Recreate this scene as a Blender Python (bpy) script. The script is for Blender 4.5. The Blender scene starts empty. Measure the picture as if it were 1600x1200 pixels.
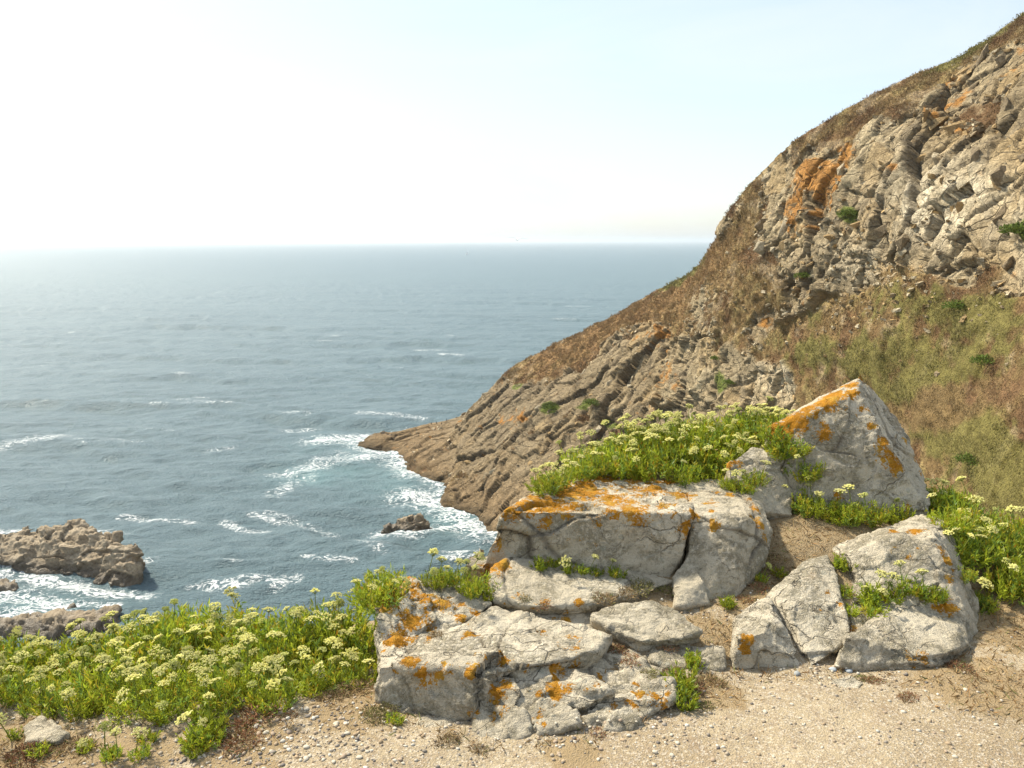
import bpy, bmesh, math, random
import numpy as np
from mathutils import Vector, Matrix, Euler
from mathutils.bvhtree import BVHTree

# ------------------------------------------------------------------ camera, sky, sun, exposure
scene = bpy.context.scene
COL = scene.collection
R = math.radians
EYE = 1.65
PITCH = R(10.16)
FPX = 1250.0                      # focal length in pixels of a 1600 px wide picture
SEA = -43.35
cam_data = bpy.data.cameras.new('camera')
cam_data.sensor_width = 36.0
cam_data.lens = 36.0 * FPX / 1600.0
cam_data.clip_start = 0.05
cam_data.clip_end = 90000.0
cam = bpy.data.objects.new('camera', cam_data)
cam.location = (0, 0, EYE)
cam.rotation_euler = (math.pi / 2 - PITCH, 0, 0)
COL.objects.link(cam)
scene.camera = cam

SUN_AZ, SUN_EL = R(-52), R(48)    # azimuth left of the view direction (+Y)
sun_dir = Vector((math.sin(SUN_AZ) * math.cos(SUN_EL), math.cos(SUN_AZ) * math.cos(SUN_EL), math.sin(SUN_EL)))
world = bpy.data.worlds.new('World')
scene.world = world
world.use_nodes = True
wn = world.node_tree
for n in list(wn.nodes):
    wn.nodes.remove(n)
w_out = wn.nodes.new('ShaderNodeOutputWorld')
w_bg = wn.nodes.new('ShaderNodeBackground')
w_bg.inputs['Strength'].default_value = 0.12
w_sky = wn.nodes.new('ShaderNodeTexSky')
w_sky.sky_type = 'NISHITA'
w_sky.sun_disc = False
w_sky.sun_elevation = SUN_EL
w_sky.sun_rotation = SUN_AZ
w_sky.altitude = 40
w_sky.air_density = 1.0
w_sky.dust_density = 1.3
w_sky.ozone_density = 1.2
# thin high veil of cloud over the whole sky
w_tc = wn.nodes.new('ShaderNodeTexCoord')
w_map = wn.nodes.new('ShaderNodeMapping')
w_map.inputs['Scale'].default_value = (1.0, 1.6, 4.5)
w_map.inputs['Rotation'].default_value = (0.0, 0.25, 0.3)
w_noise = wn.nodes.new('ShaderNodeTexNoise')
w_noise.inputs['Scale'].default_value = 1.7
w_noise.inputs['Detail'].default_value = 9
w_noise.inputs['Roughness'].default_value = 0.56
w_noise.inputs['Distortion'].default_value = 0.6
w_ramp = wn.nodes.new('ShaderNodeMapRange')
w_ramp.inputs[1].default_value = 0.38
w_ramp.inputs[2].default_value = 0.72
w_ramp.inputs[3].default_value = 0.34
w_ramp.inputs[4].default_value = 0.88
w_mix = wn.nodes.new('ShaderNodeMix'); w_mix.data_type = 'RGBA'
L = wn.links.new
L(w_tc.outputs['Generated'], w_map.inputs['Vector'])
L(w_map.outputs['Vector'], w_noise.inputs['Vector'])
L(w_noise.outputs['Fac'], w_ramp.inputs[0])
L(w_ramp.outputs[0], w_mix.inputs[0])
L(w_sky.outputs['Color'], w_mix.inputs[6])
w_mix.inputs[7].default_value = (4.15, 4.5, 4.65, 1)      # even high veil
L(w_mix.outputs[2], w_bg.inputs['Color'])
L(w_bg.outputs['Background'], w_out.inputs['Surface'])

sun_data = bpy.data.lights.new('sun', 'SUN')
sun_data.energy = 4.3
sun_data.angle = R(4.0)
sun_data.color = (1.0, 0.92, 0.76)
sun = bpy.data.objects.new('sun', sun_data)
sun.rotation_euler = (-sun_dir).to_track_quat('-Z', 'Y').to_euler()
sun.location = (0, 0, 60)
COL.objects.link(sun)

scene.view_settings.view_transform = 'Standard'
scene.view_settings.look = 'None'
scene.view_settings.gamma = 1.0
scene.view_settings.exposure = 0.92
scene.render.engine = 'CYCLES'
scene.cycles.use_denoising = True
scene.cycles.max_bounces = 6
scene.cycles.transparent_max_bounces = 8
scene.cycles.volume_bounces = 1
scene.cycles.caustics_reflective = False
scene.cycles.caustics_refractive = False

# ------------------------------------------------------------------ helpers
rng = np.random.default_rng(7)
random.seed(7)
cp, sp = math.cos(PITCH), math.sin(PITCH)


def ray(px, py):
    b = (px - 800.0) / FPX
    a = (600.0 - py) / FPX
    return np.array([b, cp + a * sp, -sp + a * cp])


def P(px, py, y):
    """the point at distance y ahead on the sight line of a picture position"""
    d = ray(px, py)
    return np.array([0, 0, EYE]) + d * (y / d[1])


def PZ(px, py, z):
    d = ray(px, py)
    return np.array([0, 0, EYE]) + d * ((z - EYE) / d[2])


def PX(px, y, z):
    """world point with the given depth and height below picture column px"""
    fwd = y * cp - (z - EYE) * sp
    return np.array([(px - 800.0) / FPX * fwd, y, z])


def proj(V):
    x, y, z = V[..., 0], V[..., 1], V[..., 2] - EYE
    f = y * cp - z * sp
    u = y * sp + z * cp
    return 800 + FPX * x / f, 600 - FPX * u / f


def _hash(x, y, z, s):
    x = x.astype(np.uint32); y = y.astype(np.uint32); z = z.astype(np.uint32)
    n = x * np.uint32(374761393) + y * np.uint32(668265263) + z * np.uint32(3266489917) + np.uint32((s * 974711 + 12345) & 0xffffffff)
    n = (n ^ (n >> np.uint32(13))) * np.uint32(1274126177)
    n = (n ^ (n >> np.uint32(15))) * np.uint32(2246822519)
    n ^= n >> np.uint32(16)
    return n


def _hf(x, y, z, s):
    return _hash(x, y, z, s).astype(np.float64) / 4294967295.0


def vnoise(p, s=0):
    i = np.floor(p).astype(np.int64)
    f = p - i
    u = f * f * f * (f * (f * 6 - 15) + 10)
    x, y, z = i[:, 0], i[:, 1], i[:, 2]
    r = 0
    for dx in (0, 1):
        wx = u[:, 0] if dx else 1 - u[:, 0]
        for dy in (0, 1):
            wy = u[:, 1] if dy else 1 - u[:, 1]
            for dz in (0, 1):
                wz = u[:, 2] if dz else 1 - u[:, 2]
                r = r + wx * wy * wz * _hf(x + dx, y + dy, z + dz, s)
    return r * 2 - 1


def fbm(p, octv=4, s=0, gain=0.5):
    a, r, t = 1.0, 0, 0
    for o in range(octv):
        r = r + a * vnoise(p * (2.03 ** o) + 17.3 * o, s + o)
        t += a
        a *= gain
    return r / t


def ridged(p, octv=4, s=0):
    a, r, t = 1.0, 0, 0
    for o in range(octv):
        r = r + a * (1 - np.abs(vnoise(p * (2.03 ** o) + 9.1 * o, s + o)) * 2)
        t += a
        a *= 0.5
    return r / t


def worley(p, s=0, vec=False):
    i = np.floor(p).astype(np.int64)
    f1 = np.full(len(p), 9.0); f2 = np.full(len(p), 9.0); cid = np.zeros(len(p)); tl = np.zeros(len(p))
    for dx in (-1, 0, 1):
        for dy in (-1, 0, 1):
            for dz in (-1, 0, 1):
                cx, cy, cz = i[:, 0] + dx, i[:, 1] + dy, i[:, 2] + dz
                h = _hash(cx, cy, cz, s)
                qx = cx + (h & np.uint32(1023)) / 1023.0 - p[:, 0]
                qy = cy + ((h >> np.uint32(10)) & np.uint32(1023)) / 1023.0 - p[:, 1]
                qz = cz + ((h >> np.uint32(20)) & np.uint32(1023)) / 1023.0 - p[:, 2]
                d = np.sqrt(qx * qx + qy * qy + qz * qz)
                c = (h ^ (h >> np.uint32(7))) % np.uint32(1009) / 1009.0
                m = d < f1
                if vec:
                    g1 = (h >> np.uint32(3)) % np.uint32(499) / 249.5 - 1
                    g2 = (h >> np.uint32(9)) % np.uint32(503) / 251.5 - 1
                    g3 = (h >> np.uint32(17)) % np.uint32(509) / 254.5 - 1
                    tl = np.where(m, qx * g1 + qy * g2 + qz * g3, tl)
                f2 = np.where(m, f1, np.minimum(f2, d))
                cid = np.where(m, c, cid)
                f1 = np.where(m, d, f1)
    return (f1, f2, cid, tl) if vec else (f1, f2, cid)


def sstep(a, b, x):
    t = np.clip((x - a) / (b - a), 0, 1)
    return t * t * (3 - 2 * t)


def mesh_np(name, V, F, smooth=True):
    """V (n,3), F (m,k) all faces with the same number of corners"""
    V = np.asarray(V, dtype=np.float32); F = np.asarray(F, dtype=np.int32)
    me = bpy.data.meshes.new(name)
    me.vertices.add(len(V)); me.vertices.foreach_set('co', V.ravel())
    m, k = F.shape
    me.loops.add(m * k); me.loops.foreach_set('vertex_index', F.ravel())
    me.polygons.add(m)
    me.polygons.foreach_set('loop_start', np.arange(0, m * k, k, dtype=np.int32))
    me.polygons.foreach_set('loop_total', np.full(m, k, dtype=np.int32))
    me.polygons.foreach_set('use_smooth', np.full(m, smooth, dtype=bool))
    me.update(calc_edges=True)
    me.validate()
    return me


def grid_faces(nr, nc):
    idx = np.arange(nr * nc).reshape(nr, nc)
    return np.stack([idx[:-1, :-1], idx[:-1, 1:], idx[1:, 1:], idx[1:, :-1]], -1).reshape(-1, 4)


def set_col(me, name, C):
    C = np.asarray(C, dtype=np.float32)
    if C.shape[1] == 3:
        C = np.concatenate([C, np.ones((len(C), 1), np.float32)], 1)
    a = me.color_attributes.new(name, 'FLOAT_COLOR', 'POINT')
    a.data.foreach_set('color', C.ravel())


def set_f(me, name, A):
    a = me.attributes.new(name, 'FLOAT', 'POINT')
    a.data.foreach_set('value', np.asarray(A, dtype=np.float32))


def verts_of(me):
    V = np.empty(len(me.vertices) * 3, np.float32); me.vertices.foreach_get('co', V)
    return V.reshape(-1, 3).astype(np.float64)


def normals_of(me):
    V = np.empty(len(me.vertices) * 3, np.float32); me.vertices.foreach_get('normal', V)
    return V.reshape(-1, 3).astype(np.float64)


def link(name, me, mat=None, parent=None, loc=None):
    o = bpy.data.objects.new(name, me)
    COL.objects.link(o)
    if mat is not None and me is not None and not me.materials:
        me.materials.append(mat)
    if parent is not None:
        o.parent = parent
    if loc is not None:
        o.location = loc
    return o


def tag(o, label=None, cat=None, group=None, kind=None):
    if label: o['label'] = label
    if cat: o['category'] = cat
    if group: o['group'] = group
    if kind: o['kind'] = kind
    return o


def rebase(V):
    """origin at the middle of the base"""
    lo, hi = V.min(0), V.max(0)
    o = np.array([(lo[0] + hi[0]) / 2, (lo[1] + hi[1]) / 2, lo[2]])
    return V - o, o


# ------------------------------------------------------------------ materials
class NT:
    def __init__(self, name):
        self.m = bpy.data.materials.new(name)
        self.m.use_nodes = True
        self.t = self.m.node_tree
        self.b = self.t.nodes['Principled BSDF']
        self.pos = None

    def n(self, typ, **kw):
        nd = self.t.nodes.new(typ)
        for k, v in kw.items():
            setattr(nd, k, v)
        return nd

    def l(self, a, b):
        self.t.links.new(a, b)

    def position(self):
        if self.pos is None:
            self.pos = self.n('ShaderNodeNewGeometry').outputs['Position']
        return self.pos

    def objpos(self):
        return self.n('ShaderNodeTexCoord').outputs['Object']

    def attr(self, name):
        return self.n('ShaderNodeAttribute', attribute_name=name)

    def noise(self, scale, detail=4, rough=0.55, vec=None, dist=0.0, stretch=None):
        v = vec if vec is not None else self.position()
        if stretch is not None:
            mp = self.n('ShaderNodeMapping')
            mp.inputs['Scale'].default_value = stretch
            self.l(v, mp.inputs['Vector']); v = mp.outputs['Vector']
        nd = self.n('ShaderNodeTexNoise')
        nd.inputs['Scale'].default_value = scale
        nd.inputs['Detail'].default_value = detail
        nd.inputs['Roughness'].default_value = rough
        nd.inputs['Distortion'].default_value = dist
        self.l(v, nd.inputs['Vector'])
        return nd.outputs['Fac']

    def voro(self, scale, feature='F1', vec=None, out='Distance', rand=1.0):
        nd = self.n('ShaderNodeTexVoronoi', feature=feature)
        nd.inputs['Scale'].default_value = scale
        nd.inputs['Randomness'].default_value = rand
        self.l(vec if vec is not None else self.position(), nd.inputs['Vector'])
        return nd.outputs[out]

    def mr(self, x, a, b, c=0.0, d=1.0, smooth=True):
        nd = self.n('ShaderNodeMapRange')
        nd.interpolation_type = 'SMOOTHSTEP' if smooth else 'LINEAR'
        self.l(x, nd.inputs[0])
        for i, v in zip((1, 2, 3, 4), (a, b, c, d)):
            nd.inputs[i].default_value = v
        return nd.outputs[0]

    def math(self, op, a, b=None):
        nd = self.n('ShaderNodeMath', operation=op)
        for i, v in enumerate((a, b)):
            if v is None: continue
            if isinstance(v, (int, float)): nd.inputs[i].default_value = v
            else: self.l(v, nd.inputs[i])
        return nd.outputs[0]

    def mix(self, fac, a, b, mode='MIX'):
        nd = self.n('ShaderNodeMix', data_type='RGBA', blend_type=mode)
        for i, v in ((0, fac), (6, a), (7, b)):
            if isinstance(v, (int, float)): nd.inputs[i].default_value = v
            elif isinstance(v, tuple): nd.inputs[i].default_value = (*v, 1) if len(v) == 3 else v
            else: self.l(v, nd.inputs[i])
        return nd.outputs[2]

    def bump(self, h, dist, strength=1.0, normal=None):
        nd = self.n('ShaderNodeBump')
        nd.inputs['Distance'].default_value = dist
        nd.inputs['Strength'].default_value = strength
        self.l(h, nd.inputs['Height'])
        if normal is not None: self.l(normal, nd.inputs['Normal'])
        return nd.outputs['Normal']

    def done(self, color=None, rough=0.8, normal=None, spec=0.3):
        if color is not None:
            if isinstance(color, tuple): self.b.inputs['Base Color'].default_value = (*color, 1)
            else: self.l(color, self.b.inputs['Base Color'])
        if isinstance(rough, (int, float)): self.b.inputs['Roughness'].default_value = rough
        else: self.l(rough, self.b.inputs['Roughness'])
        self.b.inputs['Specular IOR Level'].default_value = spec
        if normal is not None: self.l(normal, self.b.inputs['Normal'])
        return self.m


def make_boulder_mat():
    t = NT('lichened_granite')
    big = t.noise(2.2, 5, 0.6)
    mid = t.noise(9.0, 6, 0.65, dist=0.4)
    fine = t.noise(60.0, 5, 0.7)
    vfine = t.noise(260.0, 3, 0.6)
    c = t.mix(t.mr(big, 0.35, 0.68), (0.50, 0.435, 0.32), (0.63, 0.56, 0.43))
    c = t.mix(t.mr(mid, 0.50, 0.72, 0, 0.6), c, (0.29, 0.245, 0.165))
    # grey green crust lichen in ragged patches
    gp = t.math('MULTIPLY', t.mr(t.noise(4.5, 8, 0.70, dist=0.8), 0.45, 0.58), t.mr(fine, 0.40, 0.58))
    c = t.mix(t.math('MULTIPLY', gp, 0.68), c, (0.22, 0.19, 0.118))
    # pale round crust spots
    vd = t.voro(17.0)
    wob = t.math('ADD', vd, t.math('MULTIPLY', t.math('SUBTRACT', fine, 0.5), 0.35))
    sp_m = t.math('MULTIPLY', t.mr(wob, 0.20, 0.26, 1, 0), t.mr(t.noise(3.1, 3), 0.50, 0.60))
    c = t.mix(t.math('MULTIPLY', sp_m, 0.65), c, (0.42, 0.405, 0.32))
    # dark specks and pits
    c = t.mix(t.mr(vfine, 0.55, 0.68, 0, 0.65), c, (0.17, 0.15, 0.115))
    c = t.mix(t.math('MULTIPLY', t.mr(t.noise(33.0, 4, 0.75), 0.58, 0.68), 0.6), c, (0.16, 0.145, 0.11))
    # rusty stain
    c = t.mix(t.mr(t.noise(2.9, 6, 0.65), 0.60, 0.76, 0, 0.5), c, (0.36, 0.22, 0.11))
    # joints hold dirt
    crk = t.attr('crack').outputs['Fac']
    c = t.mix(t.math('MULTIPLY', crk, 0.7), c, (0.13, 0.105, 0.075))
    # hairline fractures
    wq = t.n('ShaderNodeTexNoise'); wq.inputs['Scale'].default_value = 5.0; wq.inputs['Detail'].default_value = 5
    t.l(t.position(), wq.inputs['Vector'])
    wa = t.n('ShaderNodeVectorMath', operation='MULTIPLY_ADD')
    t.l(wq.outputs['Color'], wa.inputs[0]); wa.inputs[1].default_value = (.22, .22, .22); t.l(t.position(), wa.inputs[2])
    mq = t.n('ShaderNodeMapping'); mq.inputs['Rotation'].default_value = (.3, .5, .4); mq.inputs['Scale'].default_value = (.55, 1.0, 1.3)
    t.l(wa.outputs[0], mq.inputs['Vector'])
    k1 = t.math('MULTIPLY', t.mr(t.voro(5.0, 'DISTANCE_TO_EDGE', vec=mq.outputs['Vector']), 0.0, 0.018, 1, 0), t.mr(big, .46, .56))
    k2 = t.math('MULTIPLY', t.mr(t.voro(14.0, 'DISTANCE_TO_EDGE', vec=mq.outputs['Vector']), 0.0, 0.03, .7, 0), t.mr(mid, .52, .60))
    hair = t.math('MAXIMUM', k1, k2)
    c = t.mix(t.math('MULTIPLY', hair, 0.65), c, (0.13, 0.105, 0.075))
    # orange lichen
    lf = t.attr('lichen').outputs['Fac']
    edge = t.math('ADD', t.math('MULTIPLY', t.math('SUBTRACT', t.noise(24.0, 7, 0.72, dist=0.5), 0.5), 2.8),
                  t.math('MULTIPLY', t.math('SUBTRACT', t.noise(7.0, 3, 0.5), 0.5), 1.0))
    edge = t.math('ADD', edge, t.math('MULTIPLY', t.math('SUBTRACT', t.noise(95.0, 4, 0.7), 0.5), 1.3))
    lm = t.mr(t.math('ADD', lf, edge), 0.50, 0.66)
    oc = t.mix(t.noise(45.0, 4, 0.6), (0.50, 0.235, 0.014), (0.36, 0.15, 0.012))
    oc = t.mix(t.mr(t.noise(12.0, 4, 0.65), .50, .68, 0, .75), oc, (0.50, 0.30, 0.045))
    oc = t.mix(t.mr(t.noise(28.0, 4, 0.65), .56, .70, 0, .6), oc, (0.36, 0.31, 0.20))
    oc = t.mix(t.mr(vfine, 0.45, 0.7, 0, 0.35), oc, (0.24, 0.085, 0.01))
    c = t.mix(t.math('MULTIPLY', lm, t.mr(lf, 0.0, 0.06)), c, oc)
    h = t.math('ADD', t.math('MULTIPLY', fine, 0.6), t.math('MULTIPLY', vfine, 0.25))
    h = t.math('ADD', h, t.math('MULTIPLY', mid, 0.9))
    h = t.math('ADD', h, t.math('MULTIPLY', t.math('ADD', gp, sp_m), 0.15))
    h = t.math('SUBTRACT', h, t.math('MULTIPLY', hair, 0.5))
    nrm = t.bump(h, 0.024, 1.0)
    return t.done(c, 0.92, nrm, 0.2)


def make_cliff_mat(name, near=False):
    t = NT(name)
    base = t.attr('col').outputs['Color']
    n1 = t.noise(0.9, 7, 0.65)
    n2 = t.noise(4.5, 6, 0.7)
    n3 = t.noise(14.0, 3, 0.65)
    c = t.mix(1.0, base, t.mix(t.mr(n1, .28, .72), (0.78, 0.715, 0.58), (1.32, 1.235, 1.04)), 'MULTIPLY')
    c = t.mix(1.0, c, t.mix(t.mr(n2, .28, .72), (0.70, 0.69, 0.67), (1.32, 1.32, 1.32)), 'MULTIPLY')
    c = t.mix(t.mr(n3, 0.57, 0.70, 0, 0.5), c, (0.08, 0.066, 0.048))
    # joints in the bare rock, warped along the beds
    rk = t.attr('rock').outputs['Fac']
    wp = t.n('ShaderNodeTexNoise'); wp.inputs['Scale'].default_value = 0.5; wp.inputs['Detail'].default_value = 4
    t.l(t.position(), wp.inputs['Vector'])
    wsc = t.n('ShaderNodeVectorMath', operation='MULTIPLY_ADD')
    t.l(wp.outputs['Color'], wsc.inputs[0]); wsc.inputs[1].default_value = (1.6, 1.6, 1.6); t.l(t.position(), wsc.inputs[2])
    mp = t.n('ShaderNodeMapping'); mp.inputs['Rotation'].default_value = (0, 0.6, 0.1); mp.inputs['Scale'].default_value = (0.32, 0.8, 0.9)
    t.l(wsc.outputs[0], mp.inputs['Vector'])
    v1 = t.voro(0.75, 'DISTANCE_TO_EDGE', vec=mp.outputs['Vector'])
    v2 = t.voro(1.9, 'DISTANCE_TO_EDGE', vec=mp.outputs['Vector'])
    jn = t.math('MAXIMUM', t.math('MULTIPLY', t.mr(v1, 0.0, 0.05, 1, 0), t.mr(n1, .38, .55)), t.math('MULTIPLY', t.mr(v2, 0.0, 0.045, 0.8, 0), t.mr(n2, .42, .6)))
    jn = t.math('MULTIPLY', jn, rk)
    c = t.mix(t.math('MULTIPLY', jn, 0.6), c, (0.075, 0.06, 0.04))
    h = t.math('ADD', t.math('MULTIPLY', n2, 0.6), t.math('MULTIPLY', n3, 0.3))
    h = t.math('SUBTRACT', h, t.math('MULTIPLY', jn, 0.5))
    nrm = t.bump(h, 0.36, 1.0)
    return t.done(c, 0.92, nrm, 0.2)


def make_searock_mat():
    t = NT('wave_washed_rock')
    n1 = t.noise(0.5, 6, 0.6)
    n2 = t.noise(3.0, 6, 0.7)
    c = t.mix(t.mr(n1, 0.35, 0.65), (0.30, 0.235, 0.155), (0.41, 0.335, 0.235))
    c = t.mix(t.mr(n2, 0.42, 0.7, 0, 0.75), c, (0.13, 0.098, 0.062))
    crk = t.attr('crack').outputs['Fac']
    c = t.mix(t.math('MULTIPLY', crk, 0.85), c, (0.05, 0.04, 0.03))
    # wet zone just above the water, ragged
    sep = t.n('ShaderNodeSeparateXYZ'); t.l(t.position(), sep.inputs[0])
    hgt = t.math('ADD', sep.outputs['Z'], t.math('MULTIPLY', n1, -1.6))
    wet = t.mr(hgt, SEA - 0.3, SEA + 0.9, 1, 0)
    c = t.mix(t.math('MULTIPLY', wet, 0.75), c, (0.06, 0.046, 0.03))
    rough = t.mr(wet, 0, 1, 0.9, 0.35)
    nrm = t.bump(t.math('ADD', n2, t.math('MULTIPLY', n1, 1.0)), 0.35, 0.8)
    return t.done(c, rough, nrm, 0.35)


def make_ground_mat():
    t = NT('sandy_gravel_soil')
    n1 = t.noise(1.6, 6, 0.6)
    n2 = t.noise(14.0, 6, 0.7)
    n3 = t.noise(110.0, 4, 0.7)
    c = t.mix(t.mr(n1, 0.35, 0.65), (0.285, 0.222, 0.138), (0.355, 0.288, 0.188))
    c = t.mix(t.mr(n2, 0.45, 0.72, 0, 0.7), c, (0.22, 0.16, 0.105))
    v = t.voro(150.0, out='Color')
    sepc = t.n('ShaderNodeSeparateColor'); t.l(v, sepc.inputs[0])
    c = t.mix(t.mr(sepc.outputs[0], 0.72, 0.8, 0, 0.6), c, (0.48, 0.42, 0.33))
    c = t.mix(t.mr(sepc.outputs[1], 0.80, 0.86, 0, 0.6), c, (0.19, 0.155, 0.115))
    dry = t.attr('dry').outputs['Fac']
    dm = t.mr(t.math('ADD', dry, t.math('MULTIPLY', t.math('SUBTRACT', n2, 0.5), 1.2)), 0.45, 0.7)
    c = t.mix(t.math('MULTIPLY', dm, 0.8), c, t.mix(n3, (0.20, 0.14, 0.07), (0.31, 0.225, 0.12)))
    c = t.mix(t.mr(n3, 0.58, 0.75, 0, 0.5), c, (0.22, 0.165, 0.11))
    h = t.math('ADD', t.math('MULTIPLY', n3, 0.5), t.math('MULTIPLY', t.voro(150.0), 0.5))
    h = t.math('ADD', h, t.math('MULTIPLY', n2, 0.8))
    return t.done(c, 0.95, t.bump(h, 0.008, 0.9), 0.15)


def make_leafy(name, trans=0.35, rough=0.5, spec=0.3, vary=0.25):
    """plant tissue: colour from the mesh, some light passing through"""
    t = NT(name)
    base = t.attr('col').outputs['Color']
    info = t.n('ShaderNodeObjectInfo')
    f = t.mr(info.outputs['Random'], 0, 1, 1 - vary, 1 + vary, smooth=False)
    comb = t.n('ShaderNodeCombineColor')
    for i in range(3): t.l(f, comb.inputs[i])
    c = t.mix(1.0, base, comb.outputs[0], 'MULTIPLY')
    t.done(c, rough, None, spec)
    tr = t.n('ShaderNodeBsdfTranslucent'); t.l(c, tr.inputs['Color'])
    mx = t.n('ShaderNodeMixShader'); mx.inputs[0].default_value = trans
    t.l(t.b.outputs[0], mx.inputs[1]); t.l(tr.outputs[0], mx.inputs[2])
    out = [n for n in t.t.nodes if n.type == 'OUTPUT_MATERIAL'][0]
    t.l(mx.outputs[0], out.inputs['Surface'])
    return t.m


def make_sea_mat():
    t = NT('sea_water')
    n_f = t.noise(1.9, 6, 0.62, stretch=(1.0, 1.6, 1.0))
    n_c = t.noise(0.33, 5, 0.6, stretch=(1.0, 1.7, 1.0))
    n_b = t.noise(0.012, 5, 0.6)
    foam = t.attr('foam').outputs['Fac']
    aer = t.attr('aerated').outputs['Fac']
    rd = t.math('ABSOLUTE', t.math('SUBTRACT', t.noise(0.42, 6, 0.62, dist=1.6, stretch=(1, 1.35, 1)), 0.5))
    web = t.mr(rd, 0.0, 0.16, 0.55, -0.55, smooth=False)
    lace = t.math('ADD', web, t.math('MULTIPLY', t.math('SUBTRACT', t.noise(1.5, 7, 0.75), 0.5), 1.9))
    fm = t.math('MULTIPLY', t.mr(t.math('ADD', t.math('MULTIPLY', foam, 1.05), lace), 0.55, 1.05), t.mr(foam, 0.02, 0.25))
    fm = t.math('MULTIPLY', fm, 0.92)
    deep = t.mix(n_b, (0.080, 0.132, 0.150), (0.102, 0.160, 0.178))
    deep = t.mix(t.math('MULTIPLY', aer, 0.38), deep, (0.13, 0.30, 0.30))
    c = t.mix(fm, deep, (0.80, 0.82, 0.82))
    n_d = t.noise(0.07, 8, 0.6, stretch=(1.0, 2.0, 1.0))
    hh = t.math('ADD', t.math('ADD', t.math('MULTIPLY', n_f, 1.5), t.math('MULTIPLY', n_c, 2.4)), t.math('MULTIPLY', n_d, 7.0))
    nrm = t.bump(hh, 0.36, 1.0)
    rough = t.mr(fm, 0, 1, 0.38, 0.8)
    t.done(c, rough, nrm, 0.5)
    t.b.inputs['IOR'].default_value = 1.333
    return t.m


def make_plain(name, col, rough=0.7, scale=30.0, amt=0.3, bump=0.0):
    t = NT(name)
    n = t.noise(scale, 4, 0.6, vec=t.objpos())
    c = t.mix(n, tuple(x * (1 - amt) for x in col), tuple(min(1, x * (1 + amt)) for x in col))
    nrm = t.bump(n, bump, 0.8) if bump else None
    return t.done(c, rough, nrm, 0.3)


M_boulder = make_boulder_mat()
M_cliff = make_cliff_mat('cliff_rock_and_heath')
M_searock = make_searock_mat()
M_ground = make_ground_mat()
M_sea = make_sea_mat()
M_leaf = make_leafy('samphire_leaf', 0.45, 0.45, 0.35, 0.22)
M_flower = make_leafy('samphire_flower', 0.35, 0.7, 0.2, 0.14)
M_dry = make_leafy('dry_stems', 0.15, 0.85, 0.1, 0.2)
M_grass = make_leafy('hill_grass', 0.25, 0.8, 0.1, 0.1)

# ------------------------------------------------------------------ the cliff-top ground
CTRL = np.array([
    # x, y, z
    (-6, -4, .10), (0, -4, .05), (6, -4, .10), (-3, 1, .02), (0, 1, 0), (3, 1, .02), (-2, 2.2, 0), (0, 2.2, 0), (2, 2.2, .0),
    (-2, 2.6, -.03), (-1.2, 2.6, -.01), (-.6, 2.6, 0), (-2, 3.1, -.24), (-1.3, 3.1, -.17), (-.7, 3.1, -.15), (-.45, 3.3, -.08),
    (0, 2.6, .0), (.5, 2.7, .01), (.9, 2.86, .0), (1.3, 2.9, .0), (1.8, 3.05, .0), (2.2, 3.1, .0), (2.1, 3.4, .01), (2.8, 3.3, 0),
    (.35, 3.1, .07), (.8, 3.1, .075), (.95, 3.3, .10), (1.25, 3.4, .12), (1.35, 3.65, .265), (1.5, 3.9, .29), (1.8, 3.85, .27), (2.1, 3.75, .15),
    (-.2, 3.6, .0), (0.05, 4.0, .12), (.22, 4.25, .27), (.5, 4.3, .40), (.8, 4.4, .47), (1.1, 4.45, .50), (1.5, 4.55, .55), (1.9, 4.5, .45), (2.3, 4.3, .20),
    (2.6, 3.8, .08), (3.2, 4.2, .05), (4.5, 3.5, -.02), (-4, 2.6, -.05), (-4, 3.2, -.25), (6, 4, 0), (-8, 2, 0), (8, 2, .1),
    (-14, -10, .3), (14, -10, .5), (0, -16, .3), (1.0, 3.7, .25), (.6, 3.75, .25), (2.0, 4.1, .26)])
EDGE_X = np.array([-30, -8, -4, -2.2, -1.2, -.6, -.3, 0.0, .4, .9, 1.5, 2.0, 2.6, 3.4, 6, 12, 30])
EDGE_Y = np.array([-14, 0.5, 2.4, 3.12, 3.3, 3.3, 3.35, 3.55, 4.40, 4.6, 4.75, 4.5, 4.1, 4.1, 4.6, 6.0, 11])


def ground_z(X, Y, detail=True):
    X = np.asarray(X, float); Y = np.asarray(Y, float)
    shp = X.shape
    x, y = X.ravel(), Y.ravel()
    w = np.zeros_like(x); s = np.zeros_like(x)
    for cx, cy, cz in CTRL:
        d2 = (x - cx) ** 2 + (y - cy) ** 2
        k = 1.0 / (d2 + 0.015) ** 1.7
        w += k; s += k * cz
    z = s / w
    ye = np.interp(x, EDGE_X, EDGE_Y)
    d = np.maximum(0, y - ye)
    z = z - np.where(d < 1.0, 0.75 * d ** 1.6, 0.75 + 1.25 * (d - 1.0))
    if detail:
        p = np.stack([x, y, z * 0], 1)
        far = np.clip(d, 0, 12)
        z = z + 0.018 * fbm(p * 2.2, 3, 5) + 0.006 * fbm(p * 11, 3, 9) + 0.05 * far * fbm(p * 0.6, 4, 3)
    return np.maximum(z, SEA - 4).reshape(shp)


def axis(segs):
    out = []
    for a, b, n in segs:
        out.append(np.linspace(a, b, n, endpoint=False))
    return np.concatenate(out + [np.array([segs[-1][1]])])


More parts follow.
